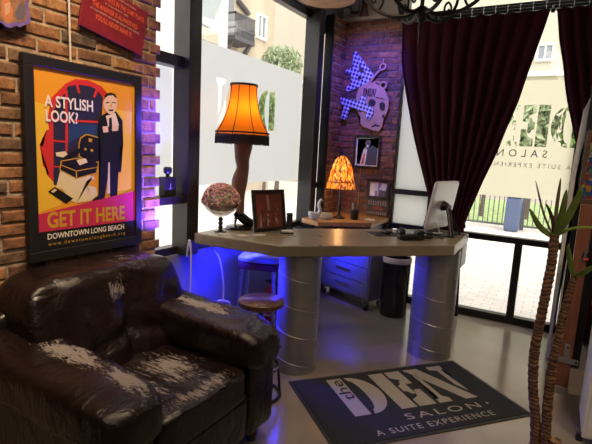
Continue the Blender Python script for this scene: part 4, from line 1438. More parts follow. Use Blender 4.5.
tube(bm, smooth_path([(0.04, 0, 0.05), (0.065, 0, 0.10), (0.05, 0, 0.15), (0.055, 0, 0.19), (0.075, 0, 0.20)], 6), [0.022 - 0.010 * i / 24 for i in range(25)], 10)
bmesh.ops.create_icosphere(bm, subdivisions=2, radius=0.017, matrix=Matrix.Translation((0.068, 0, 0.203)))
tube(bm, [(0.078, 0, 0.202), (0.10, 0, 0.193)], [0.008, 0.003], 8)
obj('figure', bm, WHG, t)

# ---- checked sign with skull cut-out on the brick pier
def px(t):
    return [(a + 1.95, b - 2.30) for a, b in t]
t = thing('skull_sign', 'wall sign of a tan skull reading DEN over blue checked slanted letters', 'sign', (-1.95, 4.943, 2.30))
CHK = mat_checker('checked_board', (0.60, 0.66, 0.98), (0.03, 0.03, 0.12), 34.0, (0, math.radians(28), 0))
XR = Vector((1, 0, 0))
bm = NB()
for i, q in enumerate(([(-2.183, 2.715), (-2.141, 2.743), (-1.905, 2.469), (-1.943, 2.423)], [(-2.268, 2.522), (-2.211, 2.568), (-1.933, 2.474), (-1.943, 2.423)],
                       [(-2.25, 2.357), (-2.216, 2.302), (-1.919, 2.418), (-1.971, 2.472)], [(-2.167, 2.697), (-2.091, 2.663), (-2.105, 2.336), (-2.185, 2.346)],
                       [(-2.307, 2.223), (-2.273, 2.245), (-1.982, 2.184), (-1.875, 2.109), (-1.9, 2.065), (-2.053, 2.109), (-2.282, 2.168)], [(-2.215, 2.213), (-2.133, 2.189), (-2.188, 1.987), (-2.255, 2.009)],
                       [(-2.022, 2.264), (-1.962, 2.245), (-2.032, 2.082), (-2.084, 2.122)], [(-1.916, 2.148), (-1.864, 2.083), (-1.913, 1.99), (-1.963, 2.016)])):
    prism(bm, px(q), (0, -0.0005 * i - (0.034 if i > 3 else 0.0), 0), XR, ZX, 0.012)
obj('checked_letters', bm, CHK, t, smooth=False)
SK = mat('tan_board', (0.50, 0.30, 0.22), 0.6, 0, 0.1, 12)
bm = NB()
prism(bm, px([(-1.955, 2.393), (-2.002, 2.383), (-2.067, 2.343), (-2.095, 2.265), (-2.097, 2.171), (-2.066, 2.082), (-2.022, 2.02), (-2.025, 1.96), (-1.99, 1.922), (-1.879, 1.884), (-1.795, 1.873), (-1.762, 1.926), (-1.757, 2.013), (-1.729, 2.057), (-1.709, 2.126), (-1.712, 2.212), (-1.745, 2.281), (-1.777, 2.333), (-1.845, 2.369), (-1.903, 2.396)]), (0, -0.018, 0), XR, ZX, 0.012)
obj('skull_board', bm, SK, t, smooth=False)
SDK = mat('sign_dark', (0.02, 0.012, 0.015), 0.6)
for nm, q in (('eye_hole', [(-1.944, 2.192), (-1.922, 2.218), (-1.879, 2.214), (-1.855, 2.183), (-1.869, 2.144), (-1.915, 2.135), (-1.941, 2.157)]), ('eye_hole', [(-1.815, 2.174), (-1.779, 2.191), (-1.744, 2.156), (-1.749, 2.1), (-1.78, 2.087), (-1.811, 2.122)]),
          ('nose_hole', [(-1.772, 2.048), (-1.745, 2.057), (-1.751, 2.018), (-1.774, 2.013)]), ('mouth', [(-1.889, 1.924), (-1.848, 1.947), (-1.786, 1.934), (-1.794, 1.917), (-1.841, 1.925), (-1.878, 1.911)]),
          ('brow_line', [(-1.862, 2.231), (-1.753, 2.208), (-1.754, 2.217), (-1.858, 2.244)])):
    bm = NB(); prism(bm, px(q), (0, -0.0305, 0), XR, ZX, 0.001); obj(nm, bm, SDK, t, smooth=False)
bm = NB()
q0, q1 = [(-2.016, 2.255), (-1.838, 2.226)]
h0 = 0.085
for P in den_outlines(0, 0, h0, 0.62):
    d_ = Vector((q1[0] - q0[0], 0, q1[1] - q0[1] + 0.012)).normalized()
    prism(bm, P, (q0[0] + 1.95, -0.0305, q0[1] - 2.30), d_, Vector((-d_.z, 0, d_.x)), 0.001)
obj('lettering', bm, SDK, t, smooth=False)
bm = NB()
def ring(c, r, w):
    a = [(-2.406, 2.825), (-2.156, 2.809)]
    cc = ([(-1.81, 2.559)][0], [(-1.789, 2.363)][0])[c]
    tube(bm, [(cc[0] + 1.95 + r * math.cos(k * PI / 12), -0.022, cc[1] - 2.30 + r * math.sin(k * PI / 12)) for k in range(24)], w, 8, closed=True)
ring(0, 0.032, 0.010); ring(1, 0.036, 0.012)
q = px([(-1.954, 2.384), (-1.891, 2.473), (-1.839, 2.527), (-1.813, 2.602), (-1.804, 2.648)])
tube(bm, [(a, -0.022, b) for a, b in q[:3]], 0.012, 8); tube(bm, [(a, -0.022, b) for a, b in q[3:]], 0.007, 8)
q = px([(-1.948, 2.367), (-1.873, 2.404), (-1.819, 2.389)])
tube(bm, [(a, -0.022, b) for a, b in q], 0.012, 8)
obj('scissor_handles', bm, SK, t)


def wall_picture(label, x0, z0, x1, z1, fw, arts, mats, y=4.945, name='framed_picture'):
    t = thing(name, label, 'picture', ((x0 + x1) / 2, y, z0))
    W_, H_ = (x1 - x0) / 2, z1 - z0
    bm = NB()
    for lo, hi in (((-W_, 0), (W_, fw)), ((-W_, H_ - fw), (W_, H_)), ((-W_, fw), (-W_ + fw, H_ - fw)), ((W_ - fw, fw), (W_, H_ - fw))):
        bx(bm, (lo[0], -0.022, lo[1]), (hi[0], 0, hi[1]))
    obj('frame', bm, mats[0], t, bevel=0.002)
    bm = NB()
    iw, ih = 2 * (W_ - fw), H_ - 2 * fw
    for k, (mi, P) in enumerate([(0, [(0, 0), (1, 0), (1, 1), (0, 1)])] + arts):
        V = [bm.verts.new((-W_ + fw + a * iw, -0.010 - 0.0003 * k, fw + b * ih)) for a, b in P]
        f = bm.faces.new(V); f.material_index = mi
        bmesh.ops.triangulate(bm, faces=[f])
    obj('print', bm, mats[1:], t, smooth=False, recalc=False)
    return t


PM = lambda n, c: mat('print_' + n, tuple(min(0.9, q * 1.7) for q in c), 0.3, coat=0.1)
TEAL, NAVY, CREAMP, REDP, PURP, LILAC, BRN = PM('teal', (0.10, 0.24, 0.28)), PM('navy', (0.02, 0.025, 0.05)), PM('cream', (0.60, 0.52, 0.45)), PM('red', (0.40, 0.05, 0.04)), PM('purple', (0.16, 0.11, 0.34)), PM('lilac', (0.48, 0.45, 0.62)), PM('brown', (0.10, 0.05, 0.04))
wall_picture('white edged black frame with a dark suited figure on teal, upper picture on brick', -2.085, 1.462, -1.772, 1.818, 0.022,
             [(3, [(0, 0), (1, 0), (1, 1), (.93, 1), (.93, .06), (.07, .06), (.07, .95), (1, .95), (1, 1), (0, 1)]), (2, [(.45, .03), (.97, .03), (.97, .62), (.75, .75), (.55, .62), (.40, .35)]), (4, [(.40, .78), (.52, .72), (.64, .78), (.66, .88), (.54, .94), (.42, .88)]),
              (3, [(.22, .05), (.45, .05), (.52, .55), (.45, .68), (.33, .55)]), (5, [(.28, .05), (.40, .05), (.44, .42), (.37, .45)]), (2, [(.44, .60), (.62, .60), (.60, .88), (.48, .88)]), (3, [(.48, .66), (.57, .66), (.58, .76), (.47, .76)])],
             [BLACK, TEAL, BRN, NAVY, CREAMP, BRN, REDP])
wall_picture('dark framed lilac and white abstract picture, lower picture on the brick', -1.895, 1.118, -1.622, 1.345, 0.035,
             [(1, [(0, 0), (.48, 0), (.48, 1), (0, 1)]), (2, [(.05, .1), (.25, .1), (.25, .9), (.05, .9)]), (3, [(.52, 0), (1, 0), (1, .45), (.62, .6)]), (1, [(.55, .5), (.9, .4), (1, .9), (.7, .95)]), (0, [(.30, .0), (.46, .0), (.44, .4), (.34, .4)])],
             [BLACK, PURP, LILAC, CREAMP, NAVY])
t = thing('tin_sign', 'small dark sign with rows of pale marks, lowest on the corner brick', 'sign', (-1.75, 4.945, 0.935))
bm = NB(); bx(bm, (-0.13, -0.012, 0), (0.125, 0, 0.185)); obj('board', bm, mat('dark_tin', (0.05, 0.045, 0.045), 0.5, 0, 0.3, 30), t, bevel=0.002)
MKP = mat('mark_pale', (0.40, 0.37, 0.33), 0.6)
for (z, n, hh) in ((0.125, 8, 0.04), (0.015, 9, 0.028)):
    bm = NB()
    for i in range(n):
        xx = -0.115 + 0.228 * i / n
        bx(bm, (xx, -0.0135, z), (xx + 0.009, -0.012, z + hh)); bx(bm, (xx + 0.009, -0.0135, z + hh * (.4 if i % 2 else .75)), (xx + 0.019, -0.012, z + hh * (.6 if i % 2 else 1)))
    bx(bm, (-0.115, -0.0125, z - 0.004), (0.11, -0.012, z))
    obj('pale_row', bm, MKP, t, smooth=False)
bm = NB(); prism(bm, [(-.05, .07), (.05, .06), (.07, .09), (.03, .11), (-.04, .112), (-.07, .09)], (0, -0.0122, 0), XR, ZX, 0.0014); obj('red_emblem', bm, mat('mark_red', (0.30, 0.06, 0.05), 0.6), t, smooth=False)
t = thing('wall_conduit', 'thin grey conduit running down the corner brick behind the pictures', 'conduit', (-2.045, 4.936, 0.94))
bm = NB(); tube(bm, [(0.055, 0, 0), (0.055, 0, 0.52)], 0.006, 8); obj('conduit', bm, STEEL, t)
# ledge on top of the pier and what stands there
bm = NB(); bx(bm, (-2.40, 4.90, 3.06), (-1.60, 5.012, 3.095)); struct('trim_1', bm, mat('ledge_paint', (0.42, 0.36, 0.30), 0.7), bevel=0.004)
t = thing('wooden_vase', 'tall brown vase on the ledge above the corner brick', 'vase', (-2.085, 4.955, 3.095))
bm = NB(); lathe_solid(bm, (0, 0, 0), [(0.054, 0), (0.052, 0.03), (0.034, 0.10), (0.030, 0.18), (0.045, 0.26), (0.040, 0.34), (0.02, 0.40), (0.03, 0.43)], 20); obj('vase_body', bm, mat('brown_wood', (0.11, 0.045, 0.03), 0.5), t)

# ================================================================ BEHIND AND UNDER THE COUNTER
t = thing('rolling_cabinet', 'low grey metal cabinet on casters under the counter, lit blue', 'cabinet', (-1.845, 4.60, 0), -0.37)
CABM = mat('grey_metal', (0.24, 0.24, 0.26), 0.4, 0.3)
bm = NB(); bx(bm, (-0.36, -0.15, 0.115), (0.36, 0.15, 0.62)); obj('body', bm, CABM, t, bevel=0.006)
for z in (0.14, 0.30, 0.46):
    bm = NB(); bx(bm, (-0.345, -0.162, z), (0.345, -0.15, z + 0.145)); d = obj('drawer', bm, CABM, t, bevel=0.003)
    bm = NB(); tube(bm, [(-0.10, -0.162, z + .10), (-0.10, -0.18, z + .10), (0.10, -0.18, z + .10), (0.10, -0.162, z + .10)], 0.006, 6); obj('handle', bm, CHROME, d)
for x in (-0.30, 0.30):
    for y in (-0.11, 0.11):
        bm = NB(); cyl(bm, (x - .014, y, 0.0375), (x + .014, y, 0.0375), 0.0375, None, 18); c = obj('caster', bm, BLACKP, t)
        bm = NB(); bx(bm, (x - .024, y - .02, 0.05), (x - .016, y + .02, 0.115)); bx(bm, (x + .016, y - .02, 0.05), (x + .024, y + .02, 0.115)); obj('fork', bm, STEEL, c)

t = thing('trash_can', 'glossy black round trash can with a pale bag rim, behind the right column', 'trash can', (-1.335, 4.47, 0))
bm = NB(); lathe_solid(bm, (0, 0, 0), [(0.132, 0), (0.136, 0.01), (0.142, 0.60), (0.136, 0.60), (0.13, 0.02), (0, 0.02)], 36); obj('can_body', bm, mat('gloss_black', (0.012, 0.012, 0.013), 0.14), t)
bm = NB(); lathe(bm, (0, 0, 0), [(0.1435, 0.555), (0.147, 0.57), (0.146, 0.60), (0.139, 0.612), (0.131, 0.60)], 40, wob=lambda a, z: 1 + 0.010 * math.sin(13 * a + z * 40)); obj('bag_rim', bm, mat('pink_white_bag', (0.55, 0.46, 0.44), 0.6), t)

STEELD = mat('dark_steel', (0.05, 0.05, 0.055), 0.35, 0.8)


def stool_round(name, label, loc, rz, r, h, seatm, group=None):
    t = thing(name, label, 'stool', loc, rz, group)
    bm = NB(); lathe_solid(bm, (0, 0, h - 0.04), [(r - 0.008, 0), (r, 0.006), (r, 0.034), (r - 0.008, 0.04), (0, 0.04)], 40); obj('seat', bm, seatm, t)
    bm = NB(); cyl(bm, (0, 0, h - 0.075), (0, 0, h - 0.04), 0.05, 0.085, 20); cyl(bm, (0, 0, 0.06), (0, 0, h - 0.07), 0.019, None, 16); cyl(bm, (0, 0, 0.18), (0, 0, 0.36), 0.028, None, 16); obj('post', bm, STEELD, t)
    bm = NB(); tube(bm, [(r * 1.0 * math.cos(k * PI / 18), r * 1.0 * math.sin(k * PI / 18), 0.012) for k in range(36)], 0.012, 8, closed=True); obj('base_ring', bm, STEELD, t)
    bm = NB(); tube(bm, [(r * .86 * math.cos(k * PI / 18), r * .86 * math.sin(k * PI / 18), 0.20) for k in range(36)], 0.008, 8, closed=True); obj('foot_ring', bm, CHROME, t)
    for k in range(4):
        a = k * PI / 2 + 0.5
        bm = NB(); c, s = math.cos(a), math.sin(a)
        tube(bm, smooth_path([(0.015 * c, 0.015 * s, 0.30), (r * .6 * c, r * .6 * s, 0.25), (r * .86 * c, r * .86 * s, 0.20), (r * c, r * s, 0.015)], 5), 0.009, 8); obj('leg', bm, STEELD, t)
    return t


stool_round('round_stool', 'round dark wooden topped metal stool beside the armchair', (-1.57, 2.37, 0), 0.2, 0.147, 0.655, mat_wood('stool_wood', (0.055, 0.024, 0.018), (0.11, 0.05, 0.034), (6, 40, 6), 0.3, 0.3))

t = thing('padded_stool', 'blue and white topped stool with dark red underside behind the counter end', 'stool', (-2.02, 3.02, 0), 0.35)
bm = NB(); rbox(bm, (0, 0, 0.745), (0.34, 0.28, 0.05), 5, 12); obj('seat', bm, mat('pale_vinyl', (0.40, 0.44, 0.50), 0.4), t)
bm = NB(); rbox(bm, (0, 0, 0.69), (0.33, 0.27, 0.06), 7, 8); obj('seat_frame', bm, mat('maroon_frame', (0.12, 0.02, 0.025), 0.5), t)
for sx in (-1, 1):
    for sy in (-1, 1):
        bm = NB(); tube(bm, [(0.13 * sx, 0.10 * sy, 0.67), (0.16 * sx, 0.125 * sy, 0.0)], 0.014, 10); obj('leg', bm, STEEL, t)
bm = NB(); tube(bm, [(0.15 * math.cos(k * PI / 2 + PI / 4) * 1.38, 0.117 * math.sin(k * PI / 2 + PI / 4) * 1.38, 0.22) for k in range(4)], 0.008, 8, closed=True); obj('foot_rail', bm, STEEL, t)

t = thing('wooden_stool', 'brown wooden stool mostly hidden behind the left metal column', 'stool', (-2.03, 3.72, 0), 0.15)
WSM = mat_wood('stool_brown', (0.09, 0.04, 0.025), (0.17, 0.085, 0.05), (30, 30, 3), 0.45)
bm = NB(); rbox(bm, (0, 0, 0.70), (0.33, 0.33, 0.04), 8, 8); obj('seat', bm, WSM, t)
for sx in (-1, 1):
    for sy in (-1, 1):
        bm = NB(); tube(bm, [(0.125 * sx, 0.125 * sy, 0.685), (0.145 * sx, 0.145 * sy, 0.0)], 0.018, 4); obj('leg', bm, WSM, t, smooth=False)
for sx in (-1, 1):
    bm = NB(); box(bm, (0.136 * sx, 0, 0.30), (0.02, 0.26, 0.03)); box(bm, (0, 0.136 * sx, 0.24), (0.26, 0.02, 0.03)); obj('rail', bm, WSM, t, smooth=False)

t = thing('fire_extinguisher', 'small red and black extinguisher standing behind the padded stool', 'fire extinguisher', (-2.24, 3.55, 0))
bm = NB(); lathe_solid(bm, (0, 0, 0), [(0.05, 0), (0.054, 0.01), (0.054, 0.28), (0.045, 0.32), (0.018, 0.35), (0.018, 0.37)], 24); obj('cylinder', bm, mat('extinguisher_red', (0.35, 0.02, 0.02), 0.3), t)
bm = NB(); bx(bm, (-0.02, -0.02, 0.37), (0.02, 0.02, 0.40)); bx(bm, (-0.012, -0.09, 0.40), (0.012, 0.02, 0.415)); tube(bm, smooth_path([(0.02, 0, 0.385), (0.06, 0.0, 0.36), (0.066, 0, 0.2)], 6), 0.008, 8); obj('valve', bm, BLACKP, t)

CBL = mat('grey_white_cable', (0.50, 0.47, 0.47), 0.5)
for k, (lb, pts) in enumerate([
        ('pale cable looping out under the left end of the counter', [(-2.27, 2.68, 0.86), (-2.24, 2.66, 0.875), (-2.20, 2.63, 0.85), (-2.16, 2.66, 0.78), (-2.13, 2.68, 0.60), (-2.14, 2.70, 0.40), (-2.16, 2.72, 0.012)]),
        ('pale cable hanging straight down beside the window post', [(-2.31, 2.475, 0.80), (-2.27, 2.455, 0.93), (-2.255, 2.46, 0.80), (-2.26, 2.46, 0.55), (-2.26, 2.46, 0.30), (-2.24, 2.50, 0.012)]),
        ('pale cable tangled near the floor beneath the counter end', [(-2.30, 2.95, 0.012), (-2.25, 2.86, 0.05), (-2.20, 2.84, 0.30), (-2.14, 2.78, 0.40), (-2.20, 2.72, 0.42), (-2.16, 2.66, 0.36), (-2.22, 2.80, 0.30), (-2.20, 2.70, 0.012)])]):
    bm = NB(); tube(bm, smooth_path(pts, 8), 0.007, 8)
    o = obj('power_cable', bm, CBL); tag(o, lb, 'cable', 'cables at the counter end')
t = thing('power_strip', 'power strip with plugs under the counter end', 'power strip', (-2.17, 2.56, 0), 0.1)
bm = NB(); rbox(bm, (0, 0, 0.02), (0.30, 0.055, 0.04), 8, 8); obj('strip', bm, mat('strip_grey', (0.25, 0.25, 0.27), 0.5), t)
for i in range(3):
    bm = NB(); rbox(bm, (-0.09 + 0.09 * i, 0, 0.058), (0.045, 0.045, 0.038), 5, 6); obj('plug', bm, BLACKP, t)

# ================================================================ CURTAINS
def interp(tab, z):
    for (z0, a), (z1, b) in zip(tab, tab[1:]):
        if z1 <= z <= z0:
            f = (z0 - z) / (z0 - z1)
            return a + (b - a) * f
    return tab[-1][1]


def curtain_mesh(L, R, nf, y0, ztop, zbot, amp, seed, nz=70, nx=240):
    bm = NB()
    rows = []
    for i in range(nz + 1):
        z = ztop + (zbot - ztop) * i / nz
        a, b = interp(L, z), interp(R, z)
        row = []
        for j in range(nx + 1):
            s = j / nx
            ph = 0.018 * noise.noise(Vector((s * 4, z * 0.4, seed))) + s
            w = math.sin(2 * PI * nf * ph)
            A = amp * (0.55 + 0.45 * min(1, (ztop - z) / 0.5)) * (0.85 + 0.5 * noise.noise(Vector((s * nf * .45, z * .25, seed + 9))))
            ed = 0.010 * noise.noise(Vector((0, z * 3, seed)))
            row.append(bm.verts.new((a + (b - a) * s + 0.25 * amp * math.cos(2 * PI * nf * ph) + ed, y0 + A * w, z)))
        rows.append(row)
    for A, B in zip(rows, rows[1:]):
        for j in range(nx):
            bm.faces.new((A[j], A[j + 1], B[j + 1], B[j]))
    return bm


def mat_velvet(name, c):
    m = mat(name, c, 0.85, 0, 0.15, 5)
    N, L = m.node_tree.nodes, m.node_tree.links
    p = N['Principled BSDF']
    p.inputs['Sheen Weight'].default_value = 0.06
    p.inputs['Sheen Tint'].default_value = (0.6, 0.25, 0.35, 1)
    p.inputs['Specular IOR Level'].default_value = 0.1
    t = N.new('ShaderNodeBsdfTranslucent')
    t.inputs[0].default_value = (0.35, 0.04, 0.07, 1)
    mx = N.new('ShaderNodeMixShader')
    mx.inputs[0].default_value = 0.11
    L.new(p.outputs[0], mx.inputs[1]); L.new(t.outputs[0], mx.inputs[2])
    L.new(mx.outputs[0], N['Material Output'].inputs[0])
    return m


VEL = mat_velvet('burgundy_velvet', (0.034, 0.007, 0.014))
YC = 4.79
t = thing('curtain', 'wide burgundy velvet curtain gathered to one side behind the monitor', 'curtain', (-0.95, YC, 2.95), 0, 'burgundy curtains')
Lb = [(2.96, -1.60), (2.59, -1.575), (2.19, -1.49), (1.68, -1.335), (1.28, -1.195), (0.96, -1.04), (0.80, -1.03), (0.02, -1.12)]
Rb = [(2.96, -0.265), (2.53, -0.352), (2.13, -0.447), (1.716, -0.557), (1.373, -0.673), (0.966, -0.79), (0.80, -0.80), (0.02, -0.76)]
bm = curtain_mesh(Lb, Rb, 10, 0, 2.955, 0.02, 0.036, 1.0)
for v in bm.verts:
    v.co.x += 0.95; v.co.z -= 2.95
c1 = obj('fabric', bm, VEL, t, recalc=False)
c1.modifiers.new('thickness', 'SOLIDIFY').thickness = 0.003
bm = NB(); lathe(bm, (0, 0, 0), [(0.15, -0.02), (0.158, 0), (0.15, 0.02)], 28, sy=0.45); o = obj('tie_back', bm, VEL, t, loc=(0.03, 0.0, 0.95 - 2.95))
t2 = thing('curtain', 'burgundy velvet curtain hanging at the right edge, its left border lit by the window', 'curtain', (0.35, YC, 2.95), 0, 'burgundy curtains')
Lb2 = [(2.96, -0.218), (2.687, -0.166), (2.345, -0.086), (2.087, -0.017), (1.743, 0.079), (1.3, 0.24), (1.1, 0.32), (0.02, 0.34)]
Rb2 = [(2.96, 0.95), (2.2, 0.90), (1.6, 0.80), (1.1, 0.66), (0.02, 0.70)]
bm = curtain_mesh(Lb2, Rb2, 12, 0, 2.955, 0.02, 0.036, 5.0)
for v in bm.verts:
    v.co.x -= 0.35; v.co.z -= 2.95
c2 = obj('fabric', bm, VEL, t2, recalc=False)
c2.modifiers.new('thickness', 'SOLIDIFY').thickness = 0.003
for tt_, x0, x1, n in ((t, -1.54, -0.29, 13), (t2, -0.19, 0.93, 11)):
    for i in range(n):
        x = x0 + (x1 - x0) * i / (n - 1)
        bm = NB(); tube(bm, [(0.0, 0.0215 * math.cos(k * PI / 8), 0.0215 * math.sin(k * PI / 8)) for k in range(16)], 0.0035, 6, closed=True)
        tube(bm, [(0, 0, -0.021), (0, 0, -0.05)], 0.003, 6)
        obj('ring', bm, STEEL, tt_, loc=(x - tt_.location.x, 0, 3.0 - 2.95))
t = thing('curtain_rod', 'black iron curtain rod across the top of the tall window', 'curtain rod', (-0.3, YC, 3.0))
bm = NB(); cyl(bm, (-1.30, 0, 0), (1.35, 0, 0), 0.014, None, 14); obj('rod', bm, BLACK, t)
for x in (-1.32, 1.37):
    bm = NB(); bmesh.ops.create_icosphere(bm, subdivisions=2, radius=0.032, matrix=Matrix.Translation((x, 0, 0))); obj('finial', bm, BLACK, t)
for x in (-1.27, 0.06, 1.0):
    bm = NB(); tube(bm, [(x, 0, 0), (x, 0.14, 0.0)], 0.010, 8); box(bm, (x, 0.145, 0), (0.03, 0.01, 0.07)); obj('bracket', bm, BLACK, t)

# ================================================================ OVERHEAD
t = thing('chandelier', 'wrought iron scroll chandelier hanging at the top edge of the picture', 'chandelier', (-0.965, 3.3, CEIL))
Z0 = -CEIL
bm = NB(); tube(bm, [(0, 0, -0.02), (0, 0, 3.02 + Z0)], 0.008, 8); lathe_solid(bm, (0, 0, -0.03), [(0.03, -0.02), (0.06, 0.0), (0.06, 0.03)], 20); obj('chain', bm, IRON, t)
bm = NB(); lathe_solid(bm, (0, 0, Z0), [(0.002, 2.375), (0.008, 2.40), (0.011, 2.47), (0.018, 2.50), (0.010, 2.52), (0.028, 2.545), (0.032, 2.575), (0.014, 2.61), (0.014, 2.75), (0.03, 2.80), (0.014, 2.85), (0.014, 2.98), (0.028, 3.0), (0.01, 3.04)], 18); obj('central_stem', bm, IRON, t)
CAN = mat('candle_ivory', (0.6, 0.52, 0.38), 0.6)
for k in range(6):
    a = k * PI / 3 + 0.18
    u = Vector((math.cos(a), math.sin(a), 0))
    def R3(lst):
        return [u * r + Vector((0, 0, z + Z0)) for r, z in lst]
    bm = NB()
    tube(bm, smooth_path(R3([(0.012, 2.62), (0.10, 2.575), (0.22, 2.580), (0.34, 2.64), (0.42, 2.74), (0.43, 2.80)]), 6), [0.016 - 0.006 * i / 30 for i in range(31)], 8)
    arm = obj('arm', bm, IRON, t)
    bm = NB()
    tube(bm, smooth_path(R3([(0.012, 2.86), (0.08, 2.90), (0.17, 2.86), (0.20, 2.76), (0.14, 2.70), (0.09, 2.75), (0.12, 2.79), (0.15, 2.765)]), 6), 0.008, 8)
    tube(bm, smooth_path(R3([(0.30, 2.615), (0.27, 2.68), (0.31, 2.73), (0.355, 2.71), (0.345, 2.675), (0.32, 2.685)]), 6), 0.008, 8)
    obj('scroll', bm, IRON, arm)
    bm = NB(); c = u * 0.43
    lathe_solid(bm, (c.x, c.y, Z0), [(0.012, 2.79), (0.045, 2.81), (0.05, 2.825), (0.015, 2.825), (0.015, 2.845)], 16); obj('drip_cup', bm, IRON, arm)
    bm = NB(); cyl(bm, (c.x, c.y, 2.845 + Z0), (c.x, c.y, 2.95 + Z0), 0.013, None, 12); obj('candle', bm, CAN, arm)

t = thing('drum_pendant', 'round wooden drum pendant lamp at the top edge above the bay window', 'pendant lamp', (-1.92, 3.72, CEIL))
VEN = mat_wood('pale_veneer', (0.42, 0.24, 0.12), (0.60, 0.38, 0.20), (3, 14, 3), 0.5)
bm = NB()
lathe(bm, (0, 0, Z0), [(0.252, 2.90), (0.258, 3.1), (0.26, 3.2), (0.25, 3.2), (0.247, 3.1), (0.243, 2.90), (0.252, 2.90)], 48)
obj('drum_rim', bm, BRONZE, t)
bm = NB(); lathe_solid(bm, (0, 0, Z0), [(0.0, 2.905), (0.243, 2.905), (0.243, 2.925), (0, 2.925)], 40); obj('wood_disc', bm, VEN, t)
bm = NB(); tube(bm, [(0, 0, 2.92 + Z0), (0, 0, 0.0)], 0.006, 8); lathe_solid(bm, (0, 0, -0.03), [(0.05, 0), (0.05, 0.03)], 20); obj('cord', bm, BLACK, t)
t = thing('wall_speaker', 'small black speaker high in the corner beside the window head', 'speaker', (-2.13, 4.80, 3.115), 0.5)
bm = NB(); rbox(bm, (0, 0, 0.06), (0.10, 0.10, 0.14), 9, 8); obj('speaker_body', bm, BLACKP, t)
bm = NB(); tube(bm, [(-0.04, 0.02, 0.06), (-0.13, 0.06, 0.06)], 0.012, 8); obj('arm', bm, BLACK, t)
for i, (x, y, tg, e) in enumerate(SPOTS):
    t = thing('downlight', 'round recessed ceiling downlight', 'ceiling light', (x, y, CEIL), 0, 'ceiling downlights')
    bm = NB(); lathe(bm, (0, 0, 0), [(0.05, -0.004), (0.08, -0.012), (0.085, 0.0)], 24); obj('trim_ring', bm, WHITE, t)

# ================================================================ FLOOR MAT
ang = math.atan2(3.697 - 2.628, -0.576 + 1.488)
t = thing('floor_mat', 'charcoal door mat lettered the DEN SALON on the concrete floor', 'mat', (-1.488, 2.628, 0), ang)
MATC = mat('mat_charcoal', (0.012, 0.013, 0.018), 0.95, 0, 0.5, 260, 0.4, 300)
MATL = mat('mat_grey', (0.30, 0.275, 0.25), 0.95, 0, 0.25, 200, 0.4, 300)
bm = NB(); bx(bm, (0.0, -0.80, 0.0), (1.405, 0.0, 0.006)); obj('rubber_edge', bm, mat('rubber', (0.015, 0.015, 0.016), 0.6), t, bevel=0.003)
bm = NB(); bx(bm, (0.022, -0.778, 0.003), (1.383, -0.022, 0.0095)); obj('carpet', bm, MATC, t, bevel=0.002)
bm = NB()
U, V = (1, 0, 0), (0, 1, 0)
for P in den_outlines(0.262, -0.525, 0.462, 0.735):
    prism(bm, P, (0, 0, 0.0095), U, V, 0.0008)
text_fit(bm, 'SALON', (0.56, -0.640, 0.0102), (1.13, -0.640, 0.0102), 0.062, 0, 0.0003, V, 0.004, 1.35)
prism(bm, circle(1.20, -0.607, 0.010, 12), (0, 0, 0.0095), U, V, 0.0008)
text_fit(bm, 'A SUITE EXPERIENCE', (0.30, -0.738, 0.0102), (1.155, -0.738, 0.0102), 0.05, 0, 0.0003, V, 0.006, 1.2)
obj('lettering', bm, MATL, t, smooth=False)
bm = NB(); text_fit(bm, 'the', (0.362, -0.345, 0.0108), (0.362, -0.085, 0.0108), 0.085, 0, 0.0003, (-1, 0, 0), 0.006); obj('dark_word', bm, MATC, t, smooth=False, recalc=False)

# ================================================================ RIGHT EDGE
REDW = mat_wood('redwood', (0.13, 0.046, 0.026), (0.20, 0.074, 0.042), (25, 25, 1.6), 0.45)
t = thing('redwood_post', 'reddish wooden post with a steel tee bracket at the right edge', 'post', (0.178, 3.64, 0))
bm = NB(); bx(bm, (-0.040, -0.03, 0.012), (0.040, 0.03, 1.352)); obj('timber', bm, REDW, t, bevel=0.003)
bm = NB(); bx(bm, (-0.043, -0.033, 0), (0.043, 0.033, 0.055)); obj('foot_shoe', bm, STEEL, t, bevel=0.002, label='steel shoe')
bm = NB(); bx(bm, (-0.056, -0.036, 0.235), (0.080, -0.030, 0.272)); bx(bm, (-0.012, -0.0362, 0.272), (0.022, -0.030, 0.375)); obj('tee_bracket', bm, STEEL, t, bevel=0.001, label='steel tee bracket')
for a, b in ((-0.045, 0.253), (0.066, 0.253), (0.005, 0.35)):
    bm = NB(); cyl(bm, (a, -0.036, b), (a, -0.0395, b), 0.007, None, 10); obj('bolt', bm, BLACK, t)
bm = NB(); prism(bm, [(0, 0), (.014, .03), (.010, .05), (.02, .075), (.012, .09), (.006, .13), (0, .092), (-.008, .078), (-.002, .05), (-.010, .03)], (0.022, -0.030, 0.965), XR, ZX, 0.012); obj('silver_badge', bm, CHROME, t, label='silver badge')
bm = NB(); bmesh.ops.create_icosphere(bm, subdivisions=2, radius=0.014, matrix=Matrix.Translation((0.036, -0.034, 0.985))); obj('red_bead', bm, mat('bead_red', (0.5, 0.02, 0.02), 0.3), t, label='red bead')
GLC = mat_thin('coloured_glass', (0.3, 0.3, 0.5), 0.35, var=([(0.03, 0.08, 0.28), (0.04, 0.16, 0.22), (0.40, 0.22, 0.04), (0.05, 0.10, 0.35), (0.30, 0.05, 0.03), (0.12, 0.20, 0.10), (0.35, 0.30, 0.18), (0.02, 0.04, 0.12)], 34))
t = thing('stained_glass_panel', 'wood framed stained glass panel standing on top of the redwood post', 'stained glass', (0.25, 3.64, 1.353))
bm = NB()
for lo, hi in (((-0.135, 0), (0.30, 0.035)), ((-0.135, 0.45), (0.30, 0.485)), ((-0.135, 0.035), (-0.108, 0.45)), ((0.27, 0.035), (0.30, 0.45))):
    bx(bm, (lo[0], -0.025, lo[1]), (hi[0], 0.025, hi[1]))
